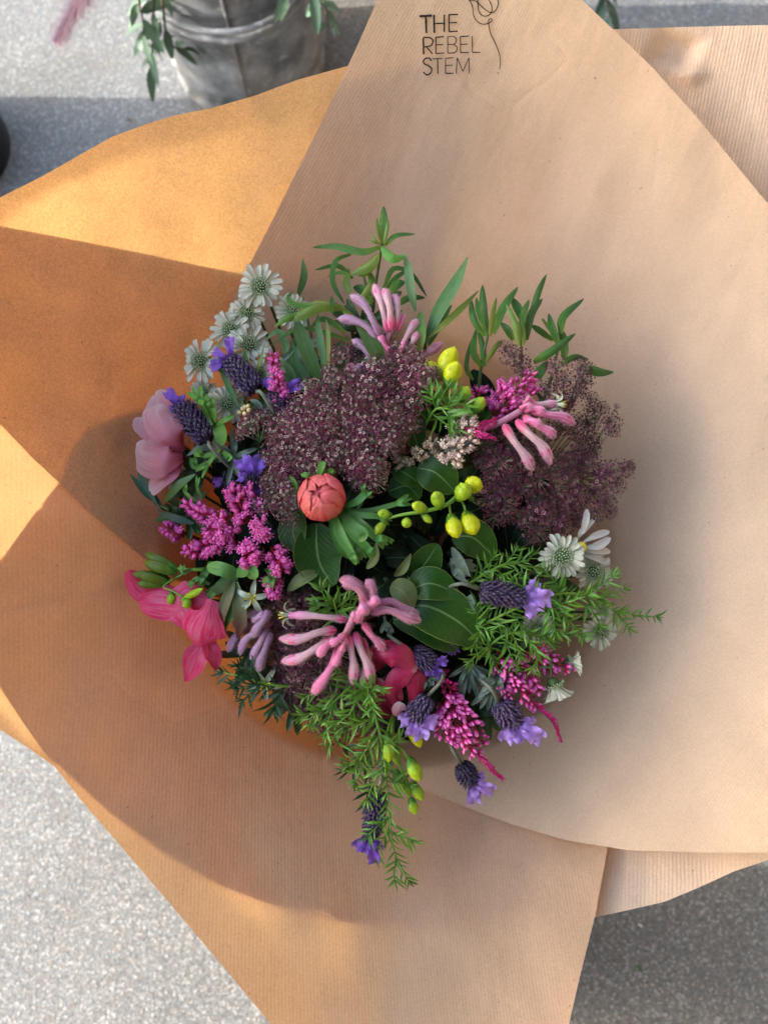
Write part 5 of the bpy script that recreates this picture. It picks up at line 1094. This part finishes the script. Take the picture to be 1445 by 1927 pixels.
petals('anemone_flower', 'crimson anemone cup with a dark heart below the large paw', (745, 1300, -10), [
    ([(736, 1348, -14), (726, 1315, -12), (735, 1276, -13)], 66, dict(cup=.3)), ([(740, 1350, -8), (714, 1330, -1), (705, 1302, 1), (714, 1276, -2)], 50, dict(cup=.3, tilt=(.3, .2))),
    ([(766, 1348, -6), (784, 1312, 3), (785, 1276, 4), (768, 1250, 1)], 42, dict(cup=-.35, tilt=(.4, .1))), ([(750, 1338, -2), (740, 1304, 7), (752, 1276, 8), (778, 1256, 5)], 40, dict(cup=-.3, tilt=(.2, .1))),
    ([(702, 1264, 0), (714, 1238, 8), (748, 1234, 11), (784, 1262, 5)], 52, dict(cup=-.45, tilt=(0, .1), wf=lambda t: .25 + .75 * sin(pi * t) ** .6)),
    ([(758, 1352, -2), (750, 1340, 3), (755, 1322, 4)], 26, dict(cup=-.3, mat=A_pale))], A_crim,
    extra=lambda t: part('eye', blob(P(735, 1282, -.006), .0055, 10, 6), B_dark, t))
leaves('wilted_leaf', 'twisted red-backed leaf hanging right of the hot pink anemone', 'foliage', (450, 1120, -4), [
    ([(440, 1090, 2), (430, 1120, 8), (418, 1165, 7), (428, 1194, 3)], 22, A_red, dict(twist=1.2, cup=.4)), ([(442, 1092, 0), (442, 1130, 4), (420, 1170, 4), (422, 1190, 1)], 30, G_cut, dict(cup=.3)), ([(446, 1095, 2), (450, 1140, 6), (452, 1175, 4), (446, 1200, 1)], 26, A_red, dict(twist=-.8, cup=.3)),
    ([(380, 1125, -2), (415, 1105, 4), (440, 1080, 3)], 20, G_stem, dict(wf=wf_strap, name='stalk_sheath'))])
# ---- grey leaves of the lavender plants
def tuft(label, x, y, h, n, L_, seed, a0=0, a1=6.28, wd=10, mat=None):
    R = random.Random(seed); sp_ = []
    for k in range(n):
        a = R.uniform(a0, a1); l = L_ * R.uniform(.6, 1.1); c, s = cos(a), sin(a)
        sp_.append(([(x, y, h), (x + c * l * .5, y + s * l * .5, h + R.uniform(2, 8)), (x + c * l, y + s * l, h + R.uniform(0, 7))], wd, mat or G_grey, dict(cup=.35, wf=wf_strap)))
    leaves('leaf_tuft', label, 'foliage', (x, y, h - 8), sp_, group='leaf tufts between the flowers', stemmat=G_greystem)
tuft('grey leaf tuft left of the level lavender', 855, 1060, -6, 9, 40, 1, -.2, 2.2)
tuft('grey leaf tuft under the right-hand bead heath', 925, 1290, -4, 12, 50, 2, -2.6, 2.6)
tuft('grey leaf tuft above the lower right lavender', 935, 1270, 0, 8, 42, 3, .6, 3.0)
tuft('grey leaf tuft between crimson cup and lower heath', 805, 1270, -6, 8, 36, 4)
tuft('grey leaf tuft behind the anemone lavender stem', 440, 860, -10, 9, 50, 5)
tuft('grey leaf tuft deep under the top sprigs', 560, 650, -14, 9, 50, 6)
tuft('grey leaf tuft below the broad leaf tip', 880, 1250, -12, 14, 70, 7, .3, 2.6, 9)
tuft('pale leaf tuft beside the dusky tubes', 725, 1170, -8, 7, 28, 8, .8, 2.6, 8)
tuft('grey leaf tuft along the bottom freesia', 720, 1400, -8, 9, 60, 9, .9, 2.0, 8)
tuft('dark green tuft right of the yellow freesia', 900, 800, -14, 10, 60, 10, 3.4, 6.0, 12, G_cist)
tuft('dark green tuft behind the upper lavender', 500, 760, -16, 10, 60, 12, 0, 6.28, 14, G_cist)
G_deep = plant('deep_sprig_green', [(0, (.02, .05, .012)), (1, (.035, .085, .018))], var=.35, trans=.15, rough=.45, vein=(.05, .10, .03))
for (lab, x, y, h, n_, L_, a0, a1) in [('deep green leaf tuft under the pale pink anemone', 380, 900, -14, 14, 70, 2.0, 5.2), ('deep green leaf tuft left of the big magenta heath', 360, 960, -16, 14, 70, 0, 6.28),
        ('deep green leaf tuft below the lilac tubes', 470, 1230, -18, 14, 66, .6, 4.0), ('deep green leaf tuft along the lower left rim of the flowers', 560, 1310, -18, 16, 76, .6, 3.4),
        ('deep green leaf tuft right of the lower bead heath', 900, 1330, -16, 14, 60, -.8, 2.2), ('deep green leaf tuft between cream heath and right lace flower', 900, 870, -18, 16, 70, 0, 6.28),
        ('deep green leaf tuft behind the cream masterwort', 1040, 1080, -14, 14, 66, -1.5, 1.8), ('deep green leaf tuft behind the top pink paw', 680, 620, -20, 16, 80, 3.2, 6.2),
        ('deep green leaf tuft under the right-hand fern', 990, 1180, -16, 16, 76, -1.2, 2.0)]:
    tuft(lab, x, y, h, n_, L_, int(x + y), a0, a1, 15, G_deep)
def straw():
    p = P(462, 768, .003); t = thing('straw_blossom', 'tiny dried cream blossom right of the lime-topped masterwort', 'flower', p)
    for k in range(7):
        q = P(462 + rnd.uniform(-12, 10), 768 + rnd.uniform(-10, 12), .004); part('floret', blob(q, .0012 + rnd.random() * .0006, 6, 4), S_yel, t)
    stem_to_tie(t, p, G_stem, .0007)
straw()
# ---- asparagus ferns
fern('long bright fern reaching furthest right over the paper', [(900, 1180, -4), (960, 1150, 6), (1030, 1120, 10), (1100, 1120, 10), (1160, 1150, 9), (1240, 1162, 6)], [
    [(1060, 1118, 10), (1040, 1090, 13), (1020, 1070, 12)], [(1090, 1120, 10), (1130, 1100, 13), (1160, 1080, 12)], [(1120, 1130, 10), (1150, 1120, 12), (1178, 1106, 10)], [(1010, 1125, 9), (1060, 1160, 12), (1100, 1200, 10)],
    [(1150, 1146, 9), (1170, 1165, 11), (1185, 1185, 9)], [(980, 1140, 8), (940, 1110, 10), (920, 1085, 8)], [(1040, 1140, 9), (1075, 1130, 14), (1115, 1112, 14)], [(960, 1150, 6), (990, 1190, 10), (1010, 1225, 8)],
    [(1030, 1120, 10), (1040, 1160, 13), (1045, 1195, 11)], [(930, 1165, 2), (965, 1195, 8), (980, 1240, 8)], [(1100, 1130, 9), (1120, 1160, 11), (1130, 1180, 9)], [(1000, 1130, 9), (985, 1105, 11), (960, 1095, 10)]], G_fern, needle=30, dens=10)
fern('fern rising from beside the broad leaves towards the level lavender', [(880, 1180, -8), (905, 1160, 2), (925, 1135, 4)], [[(890, 1175, -2), (905, 1180, 5), (930, 1190, 6)], [(900, 1160, 2), (895, 1145, 6), (905, 1130, 6)], [(905, 1180, 2), (900, 1200, 5), (885, 1225, 3)]], G_fern, needle=30, dens=11)
fern('dark fern spray above the level lavender', [(880, 1100, -10), (920, 1075, -2), (960, 1060, 1), (1010, 1070, 1)], [[(900, 1085, -6), (920, 1060, 0), (932, 1045, 0)], [(940, 1070, -1), (960, 1050, 2), (975, 1030, 2)], [(960, 1062, 0), (990, 1055, 3), (1005, 1040, 2)], [(930, 1080, -2), (960, 1090, 1), (990, 1085, 1)]], G_fern, needle=28, dens=11)
fern('fern draped between the lavender and the pink bead sprig', [(900, 1240, -8), (940, 1200, 4), (990, 1190, 8), (1040, 1215, 8)], [[(950, 1200, 5), (960, 1230, 8), (975, 1262, 7)], [(985, 1195, 7), (1010, 1230, 11), (1000, 1265, 9)], [(930, 1210, 2), (900, 1230, 5), (880, 1250, 3)], [(1010, 1200, 8), (1045, 1190, 11), (1075, 1195, 9)], [(920, 1225, -2), (935, 1260, 1), (945, 1290, 1)]], G_fern, needle=30, dens=11)
fern('long fern hanging lowest, past the bottom lavender', [(690, 1290, 4), (712, 1370, 10), (726, 1450, 12), (732, 1530, 12), (742, 1600, 10), (770, 1662, 6)], [
    [(715, 1380, 9), (690, 1410, 13), (668, 1450, 10)], [(722, 1440, 10), (700, 1480, 13), (690, 1510, 10)], [(735, 1560, 10), (715, 1590, 13), (700, 1615, 10)], [(735, 1570, 10), (760, 1575, 12), (780, 1585, 9)],
    [(738, 1530, 11), (705, 1560, 14), (690, 1575, 11)], [(745, 1610, 9), (742, 1640, 11), (742, 1662, 8)], [(728, 1470, 11), (760, 1475, 12), (775, 1480, 9)], [(708, 1350, 9), (680, 1362, 13), (640, 1382, 10)], [(716, 1400, 10), (740, 1400, 13), (752, 1390, 12)]], G_fern, needle=32, dens=12)
fern('bushy fern below the largest paw, left of the crimson cup', [(680, 1270, 0), (640, 1310, 8), (600, 1340, 8), (562, 1345, 5)], [
    [(660, 1290, 5), (650, 1270, 9), (630, 1262, 8)], [(640, 1310, 8), (600, 1300, 12), (570, 1315, 10)], [(630, 1320, 8), (620, 1350, 12), (612, 1385, 9)], [(610, 1335, 8), (590, 1345, 12), (580, 1370, 9)], [(680, 1290, 4), (660, 1340, 12), (620, 1370, 10)], [(690, 1350, 6), (640, 1372, 12), (618, 1405, 9)],
    [(670, 1300, 4), (690, 1290, 14), (705, 1300, 14)], [(700, 1400, 4), (670, 1430, 12), (650, 1440, 9)], [(700, 1410, 4), (680, 1450, 12), (665, 1475, 9)]], G_fern, needle=32, dens=11)
fern('starry fern tips in front of the crimson cup', [(700, 1340, 4), (694, 1310, 14), (692, 1292, 18)], [[(694, 1300, 14), (710, 1290, 18), (724, 1300, 17)], [(694, 1300, 14), (675, 1300, 18), (662, 1308, 16)], [(694, 1300, 14), (700, 1320, 18), (708, 1345, 15)]], G_fern, needle=30, dens=10)
fern('small bright rosette left of the dusky paw', [(640, 1170, -12), (632, 1145, -2), (628, 1128, 2)], [[(632, 1145, -2), (652, 1130, 3), (662, 1120, 3)], [(632, 1145, -2), (610, 1120, 3), (604, 1105, 3)], [(632, 1145, -2), (610, 1140, 2), (590, 1138, 1)], [(632, 1150, -3), (650, 1150, 2), (664, 1146, 2)]], G_fern, needle=36, dens=12)
fern('fern sprig springing beneath the yellow freesia buds', [(800, 800, -8), (820, 770, 4), (845, 770, 8), (885, 775, 6)], [[(820, 770, 4), (812, 745, 10), (806, 735, 9)], [(825, 765, 5), (838, 735, 12), (845, 725, 11)], [(835, 768, 7), (865, 760, 12), (880, 765, 11)], [(830, 770, 6), (855, 790, 10), (865, 815, 7)], [(815, 780, 2), (835, 795, 7), (850, 805, 6)], [(840, 770, 7), (850, 750, 13), (862, 742, 12)]], G_fern, needle=34, dens=13)
fern('dark fern at the lower left edge on the brown paper', [(560, 1290, -12), (520, 1290, -2), (460, 1275, 3), (410, 1262, 2)], [[(520, 1290, -2), (480, 1300, 2), (450, 1325, 1)], [(500, 1285, 0), (470, 1290, 4), (440, 1300, 2)], [(530, 1295, -4), (520, 1320, 0), (518, 1340, -1)], [(490, 1280, 1), (465, 1260, 4), (445, 1250, 3)]], G_fernd, needle=42, dens=18)
fern('thin dark fern behind the crimson cup and bottom freesia', [(640, 1400, -12), (670, 1420, -4), (700, 1470, 0), (715, 1540, 0)], [[(680, 1430, -2), (660, 1450, 2), (645, 1445, 1)], [(700, 1470, 0), (690, 1500, 4), (688, 1530, 2)]], G_fernd, needle=30, dens=14)

def hem(y):  # lower edge of the added cloth, shaped to where the sun is cut off
    K = [(-9, .76), (-.03, .765), (.0, .785), (.04, .803), (.16, .819), (.24, .838), (.28, .852), (.32, .858), (.36, .856), (.40, .859), (.44, .866), (.50, .862), (9, .862)]
    for (a, u), (b, v) in zip(K, K[1:]):
        if a <= y <= b: return lerp(u, v, (y - a) / (b - a))
# ------------------------------------------------------------------ unseen cloth added to keep the low sun off the flowers
def add_sun_blocker():
    base = V((-.8, 1.0, 0)); t = thing('sun_blocker_cloth', 'canvas strip on two wooden posts, added out of view to block the low sun', 'sun_blocker', base)
    WOOD = plain('blocker_wood', (.20, .13, .08)); CAN = plain('blocker_canvas', (.30, .29, .25), .9)
    for y in (-1.1, 1.6): part('post', tube([V((-.8, y, 0)), V((-.8, y, 1.3))], .02, 8), WOOD, t)
    Vs, Fs, UV = [], [], []
    for j in range(6):
        for i in range(101):
            y = lerp(-1.08, 1.58, i / 100); Vs.append(V((-.8 + .008 * sin(y * 9 + j), y, lerp(hem(y), hem(y) * .3 + .76, j / 5) + .001 * sin(y * 5)))); UV.append((i / 100, j / 5))
    for j in range(5):
        for i in range(100): a = j * 101 + i; Fs.append([a, a + 1, a + 102, a + 101])
    part('cloth', (Vs, Fs, UV), CAN, t)
VAL0 = .880
add_sun_blocker()
def add_sky_blockers():  # unseen walls and slab, added so sky light comes mainly from the left
    m = plain('blocker_render', (.10, .085, .07), .85)
    def wall(x0, y0, x1, y1, h, lab):
        d = V((x1 - x0, y1 - y0, 0)); n = V((-d.y, d.x, 0)).normalized() * .12; q = [V((x0, y0, 0)), V((x1, y1, 0)), V((x1, y1, 0)) + n, V((x0, y0, 0)) + n]
        Vs = q + [p + V((0, 0, h)) for p in q]; o = part('sky_blocker_wall', (Vs, [[3, 2, 1, 0], [4, 5, 6, 7], [0, 1, 5, 4], [1, 2, 6, 5], [2, 3, 7, 6], [3, 0, 4, 7]], [(0, 0)] * 8), m, smooth=False)
        o['label'] = lab; o['category'] = 'sky blocker'
    wall(1.5, 3.2, 1.5, -1.52, 3.0, 'dark wall to the right of the bouquet, added out of view to block sky light')
    wall(1.5, -1.4, -1.2, -1.4, 3.0, 'dark wall behind the camera, added out of view to block sky light')
    z = 2.5; Vs = [V((-.3, -1.4, z)), V((1.5, -1.4, z)), V((1.5, 3.2, z)), V((.3, 3.2, z))]; Vs = Vs + [p + V((0, 0, .06)) for p in Vs]
    o = part('overhead_blocker', (Vs, [[3, 2, 1, 0], [4, 5, 6, 7], [0, 1, 5, 4], [1, 2, 6, 5], [2, 3, 7, 6], [3, 0, 4, 7]], [(0, 0)] * 8), m, smooth=False)  # added overhead, out of view, to block sky from above right
    o['label'] = 'flat slab above and right of the bouquet, added out of view to block the sky'; o['category'] = 'overhead_blocker'
add_sky_blockers()
def black_bucket(x, y, h, r0, r1, label):
    b = V((x, y, 0)); t = thing('flower_bucket', label, 'bucket', b)
    m = plain('black_plastic', (.012, .012, .013), .45)
    part('shell', lathe(b, b + V((0, 0, 1)), [(0.001, r0 * .9), (0.003, r0), (h * .6, lerp(r0, r1, .6)), (h - .012, r1), (h - .01, r1 + .006), (h, r1 + .006), (h, r1 - .002), (.02, r0 - .004)], 40), m, t)
    return t
black_bucket(.035, -.27, .36, .09, .115, 'black plastic bucket added unseen under the lower kraft sheet to shade the ground')  # added, hidden from view, to shade the ground at lower right
black_bucket(-.10, 1.43, .33, .12, .15, 'black plastic bucket added behind the galvanised one, above the frame, to shade the ground')  # added above the frame to shade the ground at top right
black_bucket(-.34, .13, .50, .09, .12, 'tall black plastic bucket added unseen under the left kraft sheets to block the sun')  # added, hidden from view, to keep sun off the lower paper cone
# ------------------------------------------------------------------ tie
def tie():
    t = thing('twine_tie', 'jute twine wound round the stems and paper at the waist of the bouquet', 'twine', TIE)
    m = plain('jute', (.33, .22, .11), .9)
    for k in range(4):
        c = [TIE + V((.0395 * cos(a), .0395 * sin(a), .004 * k - .006 + .001 * sin(a * 2))) for a in [i * 2 * pi / 24 for i in range(25)]]
        part('strand', tube(c, .0018, 6, 48, False), m, t)
tie()
# ------------------------------------------------------------------ galvanised bucket and what hangs from it
MET = metal_mat()
def galvanised():
    b = V((-.232, 1.11, 0)); t = thing('flower_bucket', 'weathered galvanised bucket with a drop handle, behind the paper', 'bucket', b)
    H = .29; pr = [(0.001, 0.113), (0.004, 0.1266), (0.012, 0.1288), (0.018, 0.1243), (0.055, 0.1294), (0.06, 0.1333), (0.066, 0.1294), (0.2, 0.1514), (0.232, 0.1571), (0.236, 0.1616), (0.243, 0.1576), (0.28, 0.165), (0.286, 0.1701), (0.292, 0.1706), (0.295, 0.1667), (0.29, 0.1633), (0.03, 0.1232), (0.025, 0.0226)]
    Vs, Fs, UV = [], [], []; n = 72
    for z, r in pr:
        for k in range(n):
            a = 2 * pi * k / n; d = 1 + .006 * noise.noise(V((cos(a) * 2, sin(a) * 2, z * 9))); Vs.append(b + V((r * d * cos(a), r * d * sin(a), z))); UV.append((k / n, z))
    for i in range(len(pr) - 1):
        for k in range(n): q, w_ = i * n + k, i * n + (k + 1) % n; Fs.append([q, w_, w_ + n, q + n])
    Fs.append(list(range(n))[::-1])
    part('shell', (Vs, Fs, UV), MET, t)
    a = radians(-86); d = V((cos(a), sin(a), 0)); s = V((-sin(a), cos(a), 0))
    seam = [b + d * (1.13 * lerp(.113, .146, i / 10) + .0015) + V((0, 0, lerp(.02, .28, i / 10))) for i in range(11)]
    part('seam', tube(seam, .0028, 6), MET, t)
    # drop handle hung on two lugs
    r_ = lambda z: 1.13 * lerp(.110, .147, z / .285)
    path = []
    for i in range(25):
        u = i / 24 * 2 - 1; ang = a + u * .88; z = .288 - .050 * (1 - abs(u) ** 2.6); rr = r_(z) + .012 + .016 * (1 - u * u)
        path.append(b + V((rr * cos(ang), rr * sin(ang), z)))
    part('handle', tube(path, .0042, 8, 60), MET, t); path2 = [p + V((0, 0, -.012)) - (p - b).normalized() * .006 for p in path]
    part('rim_band', tube(path2, .0055, 8, 60), MET, t)
    for u in (-1, 1):
        ang = a + u * .88; p = b + V((.168 * cos(ang), .168 * sin(ang), .275)); part('lug', blob(p, .011, 10, 6, V((cos(ang), sin(ang), 0)), .6), MET, t)
    return b
BB = galvanised()
OL = plant('olive_leaf', [(0, (.05, .10, .06)), (1, (.07, .13, .085))], var=.3, trans=.15, rough=.55, vein=(.13, .19, .12))
TW = plain('twig_bark', (.06, .035, .025), .8)
def olive(label, path, n, seed, L0=.042):
    R = random.Random(seed); t = thing('leafy_twig', label, 'foliage', path[0], 'grey-green twigs drooping from the bucket'); part('twig', tube(path, lambda u: .0022 * (1.2 - .8 * u), 6), TW, t); ps = cr(path, 60)
    for k in range(n):
        f = .12 + .88 * (k + .5) / n; i = min(58, int(f * 59)); T = (ps[i + 1] - ps[i]).normalized(); sd = T.cross(Z3).normalized() * (1 if k % 2 else -1)
        d = (T * .8 + sd * R.uniform(.4, 1.0) + V((R.uniform(-.3, .3), R.uniform(-.3, .3), R.uniform(-.6, .1)))).normalized(); L_ = L0 * R.uniform(.7, 1.2)
        part('leaf', leaf([ps[i], ps[i] + d * L_ * .5 + Z3 * .002, ps[i] + d * L_ - V((0, 0, .004))], L_ * .15, (Z3 + V((R.uniform(-.6, .6), R.uniform(-.6, .6), 0))).normalized(), cup=.2, wf=wf_oval, nu=4, nv=8), OL, t)
def gp(px, py, z):
    """world point seen at this photo pixel at height z above the ground"""
    return ground(px, py, z)
IN = BB + V((0, .02, .12))
olive('leafy twig hanging down the left side of the galvanised bucket', [IN, BB + V((-.06, -.02, .36)), gp(290, -5, .30), gp(288, 70, .22), gp(283, 140, .15)], 17, 1)
olive('leafy twig curling across the left face of the bucket', [IN, BB + V((-.05, -.08, .35)), gp(308, 20, .28), gp(325, 85, .20), gp(355, 92, .17)], 12, 2)
olive('leafy twig at the rim left of the bucket handle', [IN, BB + V((-.08, 0, .37)), gp(262, -20, .33), gp(268, 30, .28), gp(272, 75, .24)], 11, 3)
olive('leafy twig drooping at the right rim of the bucket', [IN, BB + V((.08, -.04, .36)), gp(590, -20, .32), gp(612, 10, .27), gp(618, 55, .22)], 12, 4)
olive('leafy twig tip at the right end of the bucket handle', [IN, BB + V((.04, -.08, .36)), gp(540, -20, .31), gp(535, 10, .28)], 8, 5, .03)
for k in range(9):
    a = k * .7 - 2.0; r = .10 + .03 * (k % 3)
    olive(['tall leafy branch at the back', 'upright leafy branch at the centre', 'leafy branch leaning out'][k % 3] + ' of the grey bucket, ' + ['left side', 'middle', 'right side'][k // 3], [IN, BB + V((r * .6 * cos(a), abs(r * .6 * sin(a)), .34)), BB + V((r * 1.6 * cos(a), .04 + abs(r * 1.5 * sin(a)), .48 + .03 * (k % 4)))], 20, 20 + k, .05)
olive('single dark leaf cluster behind the tip of the stamped sheet', [gp(1135, -40, .12), gp(1140, 0, .11), gp(1150, 38, .10)], 6, 9, .05)
# pink fountain grass plume
def plume():
    FG = plant('plume_pink', [(0, (.20, .12, .17)), (1, (.38, .29, .35))], var=.25, trans=.3, rough=.8); P0, P1 = gp(262, -75, .40), gp(108, 78, .33)
    t = thing('grass_plume', 'fluffy mauve-pink grass plume at the upper left over the concrete', 'grass plume', P0)
    mid = P0.lerp(P1, .5) + V((0, 0, .02)); path = [P0, mid, P1]; ps = cr(path, 80); gs = [tube(path, lambda u: .0022 * (1.1 - u), 5)]; R = random.Random(5)
    for k in range(4500):
        f = R.random() ** .8; i = min(79, int(f * 79)); T = (ps[i + 1] - ps[i]).normalized(); a = R.uniform(0, 6.28); x = T.cross(Z3).normalized(); y = x.cross(T)
        d = (x * cos(a) + y * sin(a) + T * R.uniform(.3, 1.3)).normalized(); L_ = .034 * (1 - .55 * f) * R.uniform(.5, 1.2); w_ = T.cross(d).normalized() * .00035; e = ps[i] + d * L_
        gs.append(([ps[i] - w_, ps[i] + w_, e], [[0, 1, 2]], [(.5, 0), (.5, 0), (.5, 1)]))
        if k % 8 == 0: gs.append(blob(ps[i] + d * L_ * .14, .0007, 4, 3, d, 2.0))
    part('bristles', join(gs), FG, t, kind='stuff')
    part('stalk', tube([BB + V((-.02, 0, .13)), BB + V((-.07, 0, .40)), P0], .0018, 5), G_stem, t)
plume()
c = gp(-75, 300, 0); black_bucket(c.x - .035, c.y + .01, .30, .12, .145, 'black plastic bucket just showing at the left edge')
def pale_tub():
    c = gp(1500, -40, 0); t = thing('plastic_tub', 'pale bluish tub just showing at the top right corner', 'tub', c); m = plain('tub_plastic', (.30, .34, .42), .5)
    part('shell', lathe(c, c + V((0, 0, 1)), [(.001, .07), (.004, .078), (.18, .092), (.182, .098), (.19, .098), (.19, .092), (.02, .075)], 32), m, t)
pale_tub()
def petal_bit(px, py, sz, c, nm, lab, cat):
    p = gp(px, py, .003); o = thing(nm, lab, cat, p); m = plain(nm + '_surface', c, .6); q = rnd.uniform(0, 3)
    part('blade', leaf([p, p + V((cos(q), sin(q), .2)) * sz * .5, p + V((cos(q + .3), sin(q + .3), .0)) * sz], sz * .18, V((0, 0, 1)), cup=.4), m, o)
petal_bit(1206, 1830, .012, (.05, .12, .04), 'fallen_leaf', 'tiny green leaf scrap on the shaded concrete at lower right', 'leaf')
petal_bit(1208, 1745, .007, (.7, .7, .68), 'fallen_petal', 'tiny white petal fleck on the shaded concrete at lower right', 'petal')
petal_bit(250, 229, .012, (.12, .06, .02), 'fallen_leaf', 'small brown leaf scrap on the concrete by the bucket', 'leaf')
